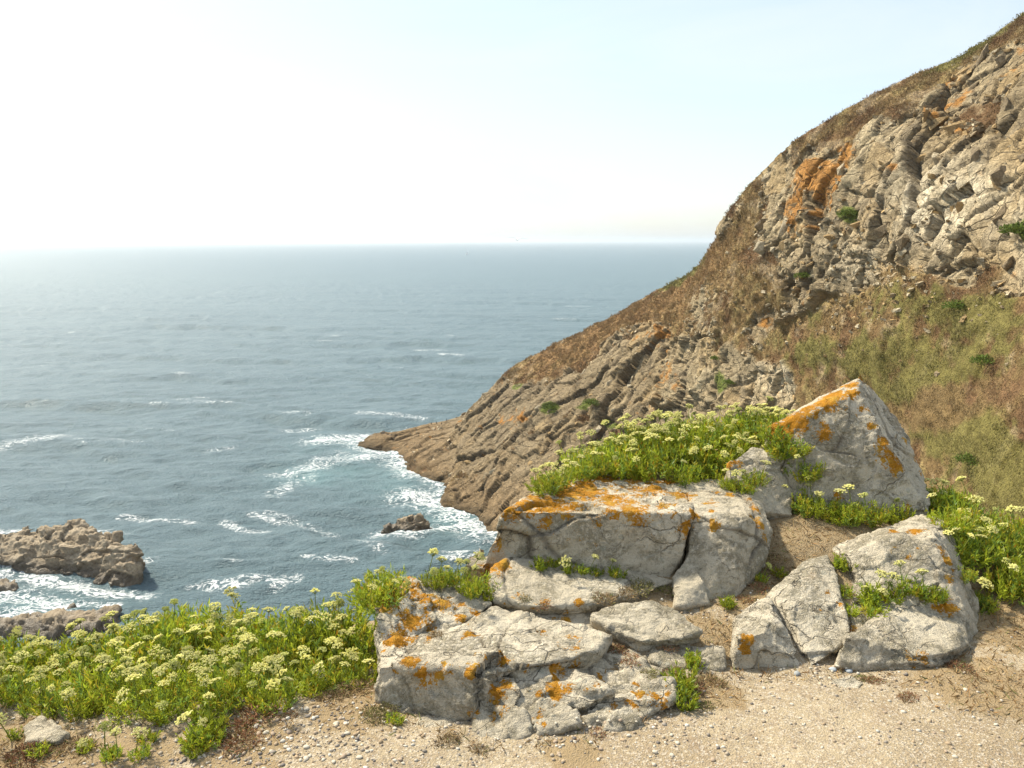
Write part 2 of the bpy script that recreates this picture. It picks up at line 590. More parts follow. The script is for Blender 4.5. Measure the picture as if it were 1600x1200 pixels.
gx = axis([(-30, -6, 30), (-6, -2.6, 40), (-2.6, 3.2, 330), (3.2, 7, 40), (7, 34, 30)])
gy = axis([(-30, 0, 30), (0, 1.8, 24), (1.8, 4.8, 190), (4.8, 9, 40), (9, 46, 60)])
GX, GY = np.meshgrid(gx, gy)
GZ = ground_z(GX, GY)
GV = np.stack([GX, GY, GZ], -1).reshape(-1, 3)
GF = grid_faces(len(gy), len(gx))
me = mesh_np('ground', GV, GF)
# where dry turf covers the soil
gpx, gpy = GV[:, 0], GV[:, 1]
dry = np.zeros(len(GV))
for cx, cy, r in ((1.25, 3.5, .30), (1.05, 3.25, .15), (2.2, 3.3, .45), (2.5, 3.0, .45), (1.75, 2.75, .3), (2.1, 2.6, .35), (.35, 2.98, .2), (.8, 3.05, .2),
                  (-.55, 2.62, .22), (-.85, 2.45, .15), (.75, 2.68, .14), (-1.3, 2.35, .25), (-1.7, 2.4, .3), (-.9, 2.25, .2), (.2, 2.35, .12), (1.0, 4.3, .8)):
    dry = np.maximum(dry, 1.1 * np.exp(-(((gpx - cx) ** 2 + (gpy - cy) ** 2) / r ** 2)))
dry = np.maximum(dry, sstep(3.0, 3.4, gpy) * 0.9)
set_f(me, 'dry', dry)
ground = tag(link('ground', me, M_ground), kind='structure')

# ------------------------------------------------------------------ sea
az = np.concatenate([np.linspace(-85, -38, 60, endpoint=False), np.linspace(-38, 20, 700, endpoint=False), np.linspace(20, 85, 60)])
az = np.radians(az)
dep = np.concatenate([np.linspace(R(60), R(30), 24, endpoint=False), np.linspace(R(30), R(1.4), 440, endpoint=False),
                      np.geomspace(R(1.4), R(0.062), 60)])
rad = (EYE - SEA) / np.tan(dep)
RR, AA = np.meshgrid(rad, az, indexing='ij')
SX, SY = RR * np.sin(AA), RR * np.cos(AA)
xy = np.stack([SX.ravel(), SY.ravel()], 1)
wv = np.zeros(len(xy)); crest = np.zeros(len(xy))
wr = np.random.default_rng(21)
cell = np.gradient(rad)[:, None] * np.ones_like(RR)
cell = np.maximum(np.abs(cell), RR * 0.0015).ravel()
wob = np.stack([fbm(np.c_[xy * 0.02, np.zeros(len(xy))], 3, 31), fbm(np.c_[xy * 0.02, np.ones(len(xy))], 3, 37)], 1)
wob2 = fbm(np.c_[xy * 0.09, np.zeros(len(xy))], 3, 41)
main_dir = R(-98)                                  # waves run towards the shore
for k in range(34):
    lam = 2.2 * (1.115 ** k) * wr.uniform(.92, 1.08)
    if lam > 60: break
    th = main_dir + wr.normal(0, 0.38 if lam < 14 else 0.2)
    kx, ky = 2 * math.pi / lam * math.cos(th), 2 * math.pi / lam * math.sin(th)
    amp = 0.016 * lam ** 0.68
    ph = kx * (xy[:, 0] + wob[:, 0] * 9) + ky * (xy[:, 1] + wob[:, 1] * 9) + wr.uniform(0, 6.28) + wob2 * 1.7
    s = np.sin(ph)
    damp = sstep(1.6, 3.2, lam / cell)
    wv += amp * damp * (s + 0.25 * np.cos(2 * ph))
SZ = SEA + wv
SV = np.stack([xy[:, 0], xy[:, 1], SZ], 1)
me = mesh_np('sea', SV, grid_faces(len(rad), len(az)))
spx, spy = proj(np.stack([xy[:, 0], xy[:, 1], np.full(len(xy), SEA)], 1))
foam = np.zeros(len(xy)); aer = np.zeros(len(xy))


def foam_streak(pts, wid, amt):
    """a band of foam along a line on the water; pts are shore positions, wid in metres"""
    global foam
    W = np.array([PZ(a, b, SEA)[:2] for a, b in pts])
    d = np.full(len(xy), 1e9)
    for a, b in zip(W[:-1], W[1:]):
        ab = b - a
        t = np.clip(((xy - a) @ ab) / (ab @ ab + 1e-9), 0, 1)
        d = np.minimum(d, np.linalg.norm(xy - (a + t[:, None] * ab), axis=1))
    foam = np.maximum(foam, .62 * amt * np.exp(-(d / wid) ** 2))


for pts, wid, amt in (
        ([(560, 688), (600, 702), (625, 715), (650, 738)], 5.0, 1.0),
        ([(500, 690), (545, 686), (580, 680), (640, 672)], 5.0, .95),
        ([(545, 720), (600, 712), (640, 730)], 4.0, .8),
        ([(650, 738), (690, 762), (690, 782)], 2.2, .85),
        ([(640, 775), (700, 790), (730, 815), (760, 835)], 4.5, .98),
        ([(600, 828), (640, 835), (690, 826), (730, 822)], 2.4, .95),
        ([(560, 650), (610, 650), (660, 655)], 1.88, 0.70), ([(450, 670), (490, 665)], 2.5, .6),
        ([(0, 697), (50, 690), (95, 686)], 3.00, 0.66), ([(180, 690), (215, 690)], 1.50, 0.53),
        ([(330, 705), (360, 702)], 1.88, 0.53), ([(440, 742), (500, 728), (530, 712)], 3.5, .68), ([(430, 770), (480, 745)], 3.0, .55),
        ([(190, 806), (240, 812), (300, 815)], 1.20, 0.70), ([(350, 812), (385, 826), (415, 828)], 1.20, 0.75), ([(395, 803), (435, 812)], 0.98, 0.70),
        ([(420, 800), (520, 830)], 1.5, .5), ([(560, 840), (600, 868)], 1.6, .6), ([(480, 878), (550, 880)], 1.2, .7),
        ([(335, 913), (375, 916)], 1.7, .98), ([(380, 905), (460, 908)], 1.1, .8), ([(300, 913), (335, 908)], 1.0, .6), ([(430, 918), (460, 905)], 1.2, .7),
        ([(0, 896), (60, 905), (110, 915), (160, 925), (225, 930)], 1.8, 1.0), ([(0, 935), (40, 940), (100, 950)], 3.0, .85),
        ([(0, 965), (60, 960), (110, 948)], 2.4, 1.0), ([(140, 945), (180, 950)], 1.2, .8), ([(215, 890), (235, 880)], 1.6, .7),
        ([(0, 885), (40, 884)], 1.5, .8), ([(0, 830), (30, 828)], 1.5, .7), ([(150, 825), (190, 832)], 1.6, .7), ([(0, 990), (60, 992)], 2.0, .5)):
    foam_streak(pts, wid, amt)
# scattered breaking crests
wc = sstep(0.45, 0.9, wv / (np.std(wv[spy > 450]) * 2.4)) * sstep(0.12, 0.34, fbm(np.c_[xy * 0.045, np.zeros(len(xy))], 3, 51))
wc *= sstep(385, 430, spy)
foam = np.maximum(foam, 0.42 * wc)
for cx, cy, rx, ry in ((560, 720, 90, 40), (620, 735, 60, 35), (720, 805, 70, 35), (60, 945, 120, 25), (480, 745, 60, 25)):
    aer = np.maximum(aer, np.exp(-(((spx - cx) / rx) ** 2 + ((spy - cy) / ry) ** 2)))
aer *= np.clip(0.65 + 0.9 * fbm(np.c_[xy * 0.08, np.zeros(len(xy))], 4, 61), 0, 1)
set_f(me, 'foam', foam); set_f(me, 'aerated', aer)
sea = tag(link('sea', me, M_sea), kind='structure')

# ------------------------------------------------------------------ the headland
def S(px, py): return PZ(px, py, SEA)


COLS = [  # crest point, foot point
    (P(562, 693, 178), S(560, 696)), (P(585, 678, 180), S(600, 704)), (P(612, 676, 180), S(622, 714)), (P(650, 668, 180), S(640, 730)),
    (P(690, 660, 178), S(665, 748)), (P(740, 640, 175), S(688, 765)),
    (P(768, 606, 171), S(690, 785)), (P(800, 574, 166), S(732, 800)), (P(870, 538, 158), S(752, 815)), (P(950, 498, 150), PX(800, 112, SEA)),
    (P(1030, 452, 139), PX(900, 104, SEA)), (P(1088, 418, 126), PX(1000, 95, SEA)), (P(1113, 385, 113), PX(1100, 86, -40)), (P(1130, 343, 106), PX(1190, 77, -36)),
    (P(1180, 285, 99), PX(1280, 68, -30)), (P(1250, 218, 92), PX(1400, 56, -24)), (P(1350, 155, 85), PX(1500, 44, -18)), (P(1500, 85, 78), PX(1600, 37, -14)),
    (P(1600, 25, 74), PX(1720, 32, -11.5)), (P(1750, -60, 70), PX(1900, 30, -10)), (P(1950, -140, 67), PX(2200, 29, -9))]
T0 = np.array([c[0] for c in COLS]); F0 = np.array([c[1] for c in COLS])
tpx, _ = proj(T0)
key = np.cumsum(np.r_[0, np.linalg.norm(np.diff(np.stack(proj(T0), 1), axis=0), axis=1) + 0.6 * np.linalg.norm(np.diff(np.stack(proj(F0), 1), axis=0), axis=1)])
NCH, NRF = 860, 400
uu = np.linspace(0, key[-1], NCH)


def smooth_interp(u, k, A):
    # piecewise cubic with finite-difference tangents
    m = np.gradient(A, k, axis=0)
    i = np.clip(np.searchsorted(k, u) - 1, 0, len(k) - 2)
    h = (k[i + 1] - k[i])[:, None]; t = ((u - k[i]))[:, None] / h
    return ((2 * t**3 - 3 * t**2 + 1) * A[i] + (t**3 - 2 * t**2 + t) * h * m[i] + (-2 * t**3 + 3 * t**2) * A[i + 1] + (t**3 - t**2) * h * m[i + 1])


Tp = smooth_interp(uu, key, T0); Fp = smooth_interp(uu, key, F0)
un = uu / uu[-1]
v = np.linspace(0, 1, NRF) ** 1.15
HP = Tp[None] + (Fp - Tp)[None] * v[:, None, None]
# belly of the slope: crest rounds over, foot steepens
ln = np.linalg.norm(Fp - Tp, axis=1)
HP[..., 2] += (np.sin(np.pi * v)[:, None] * ln[None] * 0.035)
# under water and behind the crest
under = Fp + np.array([-1.0, -2.0, -5.0]) * np.where(Fp[:, 2:3] < SEA + 1, 1, 0.8)
bs = np.linspace(1, 0, 26)[:, None, None]
steep = np.interp(un, [0, .25, .45, .6, 1], [0.9, .75, .55, .25, .1])
back_off = np.stack([np.full(NCH, 12.0), np.full(NCH, 34.0), -34.0 * steep], 1)
BP = Tp[None] + back_off[None] * bs ** 1.1
BP[..., 2] = np.maximum(BP[..., 2], SEA - 4)
HP = np.concatenate([BP[:-1], HP, under[None]], 0)
NR = HP.shape[0]
flat = HP.reshape(-1, 3)
hpx, hpy = proj(flat)
hpx0, hpy0 = hpx.copy(), hpy.copy()
vv = np.concatenate([np.zeros(25), v, [1.0]])[:, None] * np.ones((1, NCH))
vv = vv.ravel()
crest_y = np.interp(hpx, np.sort(tpx), np.stack(proj(T0), 1)[np.argsort(tpx), 1])
below = hpy - crest_y                                   # how far below the skyline


def blob(cx, cy, rx, ry, ang=0.0):
    c, s = math.cos(R(ang)), math.sin(R(ang))
    dx, dy = hpx - cx, hpy - cy
    return np.exp(-(((dx * c + dy * s) / rx) ** 2 + ((-dx * s + dy * c) / ry) ** 2))


def seg(pts, w):
    d = np.full(len(hpx), 1e9)
    for (ax, ay), (bx_, by_) in zip(pts[:-1], pts[1:]):
        ex, ey = bx_ - ax, by_ - ay
        t = np.clip(((hpx - ax) * ex + (hpy - ay) * ey) / (ex * ex + ey * ey), 0, 1)
        d = np.minimum(d, np.hypot(hpx - ax - t * ex, hpy - ay - t * ey))
    return np.exp(-(d / w) ** 2)


nz1 = fbm(flat * 0.10, 5, 71); nz2 = fbm(flat * 0.35, 5, 73); nz3 = fbm(flat * 1.1, 4, 75)
# --- how much of each place is bare rock
rock = np.ones(len(flat)) * 0.82
rock -= 1.5 * sstep(430, 500, hpy) * sstep(1160, 1330, hpx - (hpy - 500) * 0.10)       # the vegetated slope
rock -= 1.1 * np.where(hpx > 1240, 1 - sstep(18, 66, below + 34 * nz1 + 14 * nz2), 0)              # turf along the crest
rock -= 1.3 * seg([(1115, 395), (1030, 470), (950, 515), (860, 560), (815, 580)], 26)    # heath shoulder
rock -= 1.0 * seg([(1180, 300), (1170, 380), (1195, 430), (1150, 480)], 30)
rock -= 0.7 * blob(1290, 520, 110, 50) + .5 * blob(1160, 440, 60, 60) + .4 * blob(1330, 210, 60, 25) + .5 * blob(1400, 170, 70, 25)
rock -= 0.9 * blob(1420, 440, 60, 30) + 0.9 * blob(1560, 420, 50, 40)
rock -= 0.6 * seg([(1050, 500), (1110, 540), (1210, 520)], 22)
rock += 1.2 * seg([(1230, 350), (1290, 420)], 35) + 1.0 * seg([(1180, 520), (1260, 480)], 22) + 0.9 * blob(1470, 310, 110, 70)
rock += 0.9 * blob(1060, 600, 90, 60) + 0.8 * blob(1180, 600, 40, 30) + .7 * blob(1570, 390, 40, 55)
rock -= 1.2 * np.where(vv <= 0, 1, 0)
rockm = sstep(0.25, 0.55, rock + .75 * nz2 + 0.5 * nz1 + .12 * nz3)
# --- relief
N0 = np.cross(np.gradient(HP, axis=1), np.gradient(HP, axis=0)).reshape(-1, 3)
N0 /= np.linalg.norm(N0, axis=1)[:, None] + 1e-9
if N0[len(N0) // 2] @ (np.array([0, 0, EYE]) - flat[len(N0) // 2]) < 0: N0 = -N0
# jointing frame: beds climb to the right
e1 = np.array([0.80, 0.10, 0.55]); e1 /= np.linalg.norm(e1)
e2 = np.cross(e1, [0.3, -0.9, 0.3]); e2 /= np.linalg.norm(e2)
e3 = np.cross(e1, e2)
Bx = np.stack([flat @ e1, flat @ e2, flat @ e3], 1)
Bx = Bx + 0.9 * np.stack([nz2, fbm(flat * 0.35 + 40, 4, 77), fbm(flat * 0.35 + 80, 4, 79)], 1)
fa1, fa2, ca, ta = worley(Bx * np.array([0.06, 0.12, 0.12]), 3, True)
fb1, fb2, cb, tb = worley(Bx * np.array([0.14, 0.32, 0.30]) + 5, 4, True)
fc1, fc2, cc, tc_ = worley(Bx * np.array([0.4, 0.95, 0.9]) + 9, 6, True)
cr_a, cr_b, cr_c = 1 - sstep(0.0, 0.045, fa2 - fa1), 1 - sstep(0.0, 0.055, fb2 - fb1), 1 - sstep(0.0, 0.08, fc2 - fc1)
scl = np.interp(un, [0, .12, .3, 1], [.40, .72, 1, .85])[None] * np.ones((NR, 1))
scl = scl.ravel()
lam_ = ridged(Bx * np.array([0.06, 0.9, 0.5]), 3, 87)
disp_r = 1.0 * (ca - .5) + 1.5 * ta + 0.45 * (cb - .5) + 0.75 * tb + 0.12 * (cc - .5) + 0.24 * tc_ + 0.9 * nz1 + 0.25 * nz2 + 0.10 * nz3 + 0.28 * lam_ - 0.6 * cr_a - 0.3 * cr_b - 0.08 * cr_c
disp_g = 1.3 * nz1 + 0.35 * nz2 + 0.18 * nz3 + 0.25 * (cb - .5)
disp = (disp_r * rockm + disp_g * (1 - rockm)) * scl
# keep the crest close to its line
taper = np.interp(vv, [0, .04, .15], [.6, .75, 1.0])
disp *= np.where(vv <= 0, 0.6, taper)
big = 2.2 * fbm(flat * 0.035, 3, 83) * scl * sstep(0.03, 0.3, vv) * (1 - sstep(.85, 1, vv))
flat2 = flat + N0 * (disp + big)[:, None]
# --- colour of each place
def lerp(C, col, m): return C + (np.array(col) - C) * np.clip(m, 0, 1)[:, None]


Cc = np.tile(np.array([.33, .275, .195]), (len(flat), 1))
Cc = lerp(Cc, (.43, .375, .28), sstep(-.1, .5, nz1 + nz2 * .5))
Cc = lerp(Cc, (.20, .165, .115), sstep(.05, .6, -nz1 + nz3 * .4) * .8)
Cc = lerp(Cc, (.40, .30, .17), sstep(.62, .9, cb) * .55)
Cc = lerp(Cc, (.16, .135, .105), sstep(.75, .95, cc) * .6)
Cc = lerp(Cc, (.60, .555, .47), (1.25 * blob(1470, 310, 95, 62) + .8 * blob(1230, 580, 60, 40) + .6 * blob(1330, 400, 60, 40) + .5 * blob(1590, 400, 40, 60)) * (0.75 + nz2))
# darker, browner rock on the seaward part and at the wave foot
seaward = 1 - sstep(800, 1080, hpx + (hpy - 600) * .4)
Cc = lerp(Cc, (.185, .15, .108), seaward * .75 * (0.8 + .6 * nz1))
foot = sstep(.70, .92, vv + .08 * nz1) * (1 - sstep(.6, .7, un.repeat(NR).reshape(NCH, NR).T.ravel()))
Cc = lerp(Cc, (.235, .17, .105), foot * .7)
tipm = 1 - sstep(640, 760, hpx)
Cc = lerp(Cc, (.23, .165, .10), tipm * .7)
Cc = lerp(Cc, (.09, .07, .045), sstep(SEA + 1.4, SEA + .2, -0 + flat2[:, 2] + .8 * nz2) * 0.8)
Cc = lerp(Cc, (.055, .045, .035), np.clip(cr_a * .85 + cr_b * .6 + cr_c * .3, 0, 1) * (.6 + .8 * nz2))
# orange lichen and ochre
orange = (blob(1320, 235, 20, 20) + blob(1265, 300, 32, 45, 20) + blob(1245, 340, 15, 35) + blob(1290, 270, 40, 20) + blob(1480, 160, 40, 12, -35) + blob(1455, 130, 30, 14)
          + blob(1500, 195, 45, 16) + .8 * blob(1400, 270, 25, 10) + .7 * blob(1590, 100, 15, 30) + .6 * blob(1560, 210, 40, 14)
          + .7 * blob(1035, 520, 24, 22) + .6 * blob(1050, 590, 30, 30) + .8 * blob(810, 655, 26, 14, -30) + .5 * blob(1190, 510, 30, 14, -25) + .5 * blob(1010, 610, 25, 40))
Cc = lerp(Cc, (.40, .185, .035), sstep(.50, .85, orange * .95 + .7 * nz2 + .7 * nz3) * .8)
# vegetation colours
Gc = np.tile(np.array([.20, .14, .07]), (len(flat), 1))
Gc = lerp(Gc, (.30, .235, .12), sstep(-.1, .35, nz3))
Gc = lerp(Gc, (.155, .095, .052), sstep(.0, .4, -nz2 + .4 * nz1))
Gc = lerp(Gc, (.40, .32, .22), sstep(.18, .42, fbm(flat * .55 + 300, 5, 95)) * .8)
green = (blob(1470, 560, 110, 70) + blob(1540, 700, 90, 60) + blob(1510, 480, 80, 40) + .5 * blob(1250, 560, 90, 40) + .5 * blob(1330, 560, 80, 60) + 1.6 * blob(1062, 432, 40, 11, -32)
         + blob(1560, 50, 60, 14, -30) + .9 * blob(1500, 90, 60, 12, -30) + .5 * blob(1420, 650, 60, 60) + 1.2 * blob(1580, 750, 90, 70) + .8 * blob(1255, 430, 22, 26) + .5 * blob(1420, 460, 60, 30))
grm = sstep(.45, .85, green + .9 * nz2 + .5 * nz3)
Gc = lerp(Gc, (.16, .155, .05), grm * .85)
Gc = lerp(Gc, (.22, .13, .085), sstep(.25, .5, blob(1480, 620, 120, 40, -20) + .5 * nz2 - green * .3) * .55)
Gc = lerp(Gc, (.235, .15, .075), seg([(1115, 395), (1030, 470), (950, 515), (860, 560)], 40) * (1 - grm) * .8)
Cc = lerp(Cc, Gc.T.T, 0 * vv) if False else Cc * rockm[:, None] + Gc * (1 - rockm)[:, None]
# green ledges on the rock
ledge = blob(862, 640, 16, 7, -25) + blob(920, 632, 22, 5, -25) + blob(950, 658, 10, 6) + blob(1325, 335, 14, 16) + blob(1140, 600, 10, 20) + .9 * blob(815, 610, 12, 8) + blob(1595, 360, 16, 24)
Cc = lerp(Cc, (.13, .165, .04), sstep(.35, .6, ledge + .2 * nz3))
me = mesh_np('headland', flat2, grid_faces(NR, NCH))
set_col(me, 'col', Cc); set_f(me, 'rock', rockm)
headland = tag(link('headland', me, M_cliff), kind='structure')
hN = normals_of(me)


# ------------------------------------------------------------------ rock generator
def rock_mesh(hulls, voxel, seed, scale=1.0, smooth=1, a_big=.016, a_mid=.008, a_fine=.006, joint=0.007, joint_size=.3, drop=None):
    bm = bmesh.new()
    for pts in hulls:
        vs = [bm.verts.new(p) for p in pts]
        r = bmesh.ops.convex_hull(bm, input=vs)
        bad = [g for g in r['geom_interior'] if isinstance(g, bmesh.types.BMVert)] + [g for g in r['geom_unused'] if isinstance(g, bmesh.types.BMVert)]
        if bad:
            bmesh.ops.delete(bm, geom=list(set(bad)), context='VERTS')
    bmesh.ops.recalc_face_normals(bm, faces=bm.faces)
    tmp = bpy.data.meshes.new('tmp'); bm.to_mesh(tmp); bm.free()
    ob = bpy.data.objects.new('tmp', tmp); COL.objects.link(ob)
    md = ob.modifiers.new('r', 'REMESH'); md.mode = 'VOXEL'; md.voxel_size = voxel
    dg = bpy.context.evaluated_depsgraph_get()
    me = bpy.data.meshes.new_from_object(ob.evaluated_get(dg))
    bpy.data.objects.remove(ob); bpy.data.meshes.remove(tmp)
    V = verts_of(me)
    E = np.empty(len(me.edges) * 2, np.int32); me.edges.foreach_get('vertices', E); E = E.reshape(-1, 2)
    deg = np.bincount(E.ravel(), minlength=len(V)).astype(float)
    for it in range(smooth):
        S_ = np.stack([np.bincount(E[:, 0], V[E[:, 1], c], len(V)) + np.bincount(E[:, 1], V[E[:, 0], c], len(V)) for c in range(3)], 1)
        V = V * 0.35 + 0.65 * S_ / deg[:, None]
    me.vertices.foreach_set('co', V.astype(np.float32).ravel()); me.update()
    N = normals_of(me)
    q = V / scale
    d = a_big * fbm(q * 3.2, 4, seed) + a_mid * ridged(q * 7.5, 4, seed + 7) - a_mid * .3 + a_fine * fbm(q * 34, 4, seed + 13)
    # weathered pits
    pit = sstep(.32, .55, fbm(q * 13, 4, seed + 19))
    d -= a_mid * 0.8 * pit
    crack = np.zeros(len(V))
    if joint > 0:
        w3 = np.stack([fbm(q * 2.5 + k * 31, 3, seed + 23 + k) for k in range(3)], 1) * .12
        f1, f2, cid, tl = worley((q + w3) * np.array([.7, .8, 1.2]) / joint_size, seed + 29, True)
        crk = (1 - sstep(0.0, 0.035, f2 - f1)) * sstep(-.05, .2, fbm(q * 2.1 + 11, 3, seed + 41))
        f3, f4, cid2, tl2 = worley((q + w3 * .6) * np.array([.8, .9, 1.3]) / (joint_size * .38), seed + 43, True)
        d += joint * (0.8 * (cid - .5) + 2.6 * tl - 0.7 * crk) + joint * .9 * tl2
        crack = crk
    V = V + N * (d * scale)[:, None]
    me.vertices.foreach_set('co', V.astype(np.float32).ravel())
    me.polygons.foreach_set('use_smooth', np.ones(len(me.polygons), dtype=bool))
    me.update()
    return me, V, crack


def sunk(pts, back=.12, down=.22):
    """visible corners plus their buried copies behind and below"""
    A = np.array(pts)
    return [tuple(p) for p in A] + [tuple(p + np.array([0, back, -down])) for p in A]


# lichen patches: picture place, radius m, strength ; filled in after the rocks stand
LICH = [(905, 765, .16, 1.0), (850, 785, .12, 1.0), (960, 780, .12, .9), (1010, 765, .12, .85), (1065, 775, .08, .75), (930, 742, .12, 1.1), (1000, 750, .12, .9), (800, 800, .05, 1.0),
        (820, 792, .07, .95), (890, 795, .08, .75), (985, 795, .08, .8), (1040, 790, .06, .6),
        (735, 862, .06, 1.1), (755, 855, .03, 1.0), (775, 882, .06, 1.0), (765, 895, .05, .8), (780, 850, .05, .45),
        (1078, 775, .035, .9), (1082, 800, .03, 1.0), (1072, 825, .03, 1.0), (1045, 752, .05, .9), (1030, 800, .03, .6),
        (1112, 798, .022, .85), (1115, 822, .022, .85), (1120, 770, .02, .7), (1140, 772, .025, .75), (1180, 795, .03, 1.0), (1190, 820, .03, 1.1), (1195, 840, .03, .9), (1172, 780, .02, .8),
        (1150, 725, .03, .8), (1137, 728, .02, .7),
        (1245, 652, .07, 1.2), (1222, 672, .06, 1.2), (1265, 640, .06, 1.1), (1285, 630, .06, 1.1), (1303, 618, .06, 1.1), (1328, 602, .05, 1.0), (1208, 670, .05, 1.2), (1345, 588, .04, .95), (1310, 618, .05, .9), (1330, 615, .04, .9),
        (1275, 650, .028, .9), (1288, 665, .028, .9), (1290, 678, .035, .95), (1350, 640, .03, .85), (1362, 665, .03, .9), (1380, 690, .045, .95), (1390, 710, .05, 1.0), (1400, 728, .035, .9), (1415, 690, .02, .95), (1430, 720, .02, .7),
        (1400, 830, .03, .9), (1430, 828, .035, 1.0), (1470, 860, .025, 1.0), (1480, 875, .03, 1.0), (1484, 905, .025, .8), (1455, 800, .03, .9), (1490, 893, .02, .7),
        (1475, 948, .04, .95), (1490, 950, .025, .8), (1440, 1028, .03, .85), (1425, 1030, .03, .7), (1462, 950, .03, .7),
        (1168, 1000, .03, .9), (1165, 1012, .025, .9), (1305, 885, .03, 1.0), (1312, 905, .025, 1.1), (1315, 925, .025, .9), (1295, 927, .015, .8), (1310, 945, .02, .8),
        (615, 935, .06, 1.1), (640, 915, .06, .95), (660, 930, .06, .8), (630, 910, .05, 1.0), (685, 940, .05, .8), (600, 950, .03, .9),
        (645, 972, .06, .95), (625, 995, .05, 1.1), (665, 970, .05, .8), (610, 1000, .03, 1.0), (670, 998, .025, .8), (640, 1028, .035, 1.05), (720, 965, .03, .7), (732, 990, .03, .9),
        (785, 1028, .03, .85), (735, 1045, .035, .9), (690, 1045, .03, .75), (745, 1035, .03, .8), (790, 1070, .03, .9), (780, 1080, .03, .9), (775, 1100, .025, .8), (865, 1045, .02, .9), (865, 1075, .03, 1.1), (868, 1090, .02, .9),
        (845, 1085, .02, .9), (845, 1115, .02, .85), (848, 1130, .015, .7), (900, 1012, .02, .7), (885, 968, .02, .9), (905, 940, .025, .8), (830, 1010, .02, .6), (995, 1070, .02, .9), (1025, 1090, .03, 1.0), (1035, 1100, .025, .8),
        (960, 1105, .02, .8), (905, 1115, .02, .8), (770, 1120, .03, .7), (745, 1112, .03, .6), (780, 1112, .03, .6), (695, 1140, .015, .8), (665, 1060, .03, .4), (985, 1095, .03, .5)]

lr = random.Random(5)
for _ in range(34):      # thin scatter over the seaward shelf
    LICH.append((lr.uniform(600, 900), lr.uniform(925, 1060), lr.uniform(.012, .035), lr.uniform(.55, .85)))
for _ in range(22):      # over the long slab and the rounded block
    LICH.append((lr.uniform(830, 1190), lr.uniform(745, 815), lr.uniform(.015, .05), lr.uniform(.55, .8)))
for _ in range(14):      # on the front blocks
    LICH.append((lr.uniform(760, 1050), lr.uniform(1045, 1140), lr.uniform(.01, .025), lr.uniform(.55, .8)))
for _ in range(12):
    LICH.append((lr.uniform(1180, 1520), lr.uniform(620, 1020), lr.uniform(.01, .03), lr.uniform(.5, .75)))

boulders = []


def boulder(label, hulls, seed, voxel=.0075, group=None, **kw):
    me, V, crack = rock_mesh(hulls, voxel, seed, **kw)
    boulders.append(dict(me=me, V=V, crack=crack, label=label, group=group))


H = lambda *pts, back=.12, down=.22: sunk([P(*p) for p in pts], back, down)
boulder('tall pyramid shaped boulder, grey with orange lichen along its crest',
        [H((1345, 584, 4.42), (1322, 612, 4.24), (1340, 612, 4.22), (1195, 668, 4.18), (1222, 690, 4.10), (1236, 740, 4.0), (1232, 805, 3.92), (1450, 808, 3.90), (1395, 700, 4.02), (1262, 650, 4.14)),
         H((1345, 583, 4.42), (1342, 612, 4.27), (1400, 655, 4.38), (1400, 720, 4.06), (1448, 745, 4.15), (1452, 805, 3.93), (1420, 800, 3.95))], 11, a_big=.022, joint=.008, joint_size=.42)
boulder('small smooth grey rock leaning against the pyramid boulder', [H((1136, 722, 4.0), (1180, 697, 4.12), (1205, 710, 4.06), (1242, 765, 3.96), (1240, 805, 3.83), (1195, 800, 3.8), (1140, 745, 3.93))], 17)
boulder('long flat-topped slab, its top covered in orange lichen, shaded front face',
        [H((788, 797, 3.48), (850, 762, 3.88), (930, 734, 4.18), (985, 744, 4.2), (1078, 750, 4.1), (1084, 778, 3.86), (1078, 804, 3.49), (930, 802, 3.49), (850, 798, 3.48), (752, 872, 3.46), (755, 882, 3.44), (900, 892, 3.50), (1045, 912, 3.42), (1064, 870, 3.45)),
         H((755, 850, 3.55), (728, 866, 3.5), (722, 885, 3.42), (760, 890, 3.4))], 23, joint=.010, joint_size=.5, a_mid=.011)
boulder('rounded block split from the lichen slab by a dark crack',
        [H((1070, 752, 4.10), (1080, 760, 4.0), (1112, 747, 4.1), (1152, 757, 4.0), (1190, 786, 3.8), (1205, 828, 3.6), (1197, 868, 3.48), (1152, 948, 3.28), (1110, 945, 3.28), (1070, 900, 3.4), (1084, 804, 3.52), (1165, 808, 3.51), (1150, 825, 3.46)),
         H((1075, 868, 3.44), (1052, 898, 3.38), (1100, 905, 3.32), (1112, 945, 3.25), (1055, 948, 3.22))], 29, joint=.006, joint_size=.4)
boulder('pale sunlit slab sloping below the lichen slab',
        [H((768, 885, 3.36), (800, 868, 3.44), (850, 862, 3.52), (960, 880, 3.52), (1005, 893, 3.47), (1052, 908, 3.40), (1000, 930, 3.28), (930, 945, 3.16), (840, 948, 3.1), (772, 938, 3.13), (764, 908, 3.25))], 31, a_big=.010, a_mid=.008, joint=.006, joint_size=.40)
boulder('ledge with bright orange lichen beside the sea edge of the outcrop',
        [H((598, 932, 3.05), (640, 906, 3.2), (700, 902, 3.26), (762, 922, 3.2), (772, 942, 3.1), (700, 992, 2.9), (600, 1006, 2.85), (586, 965, 2.95)),
         H((585, 945, 3.08), (600, 925, 3.15), (590, 1000, 2.9), (610, 1010, 2.84))], 37, a_mid=.011, joint=.012, joint_size=.2)
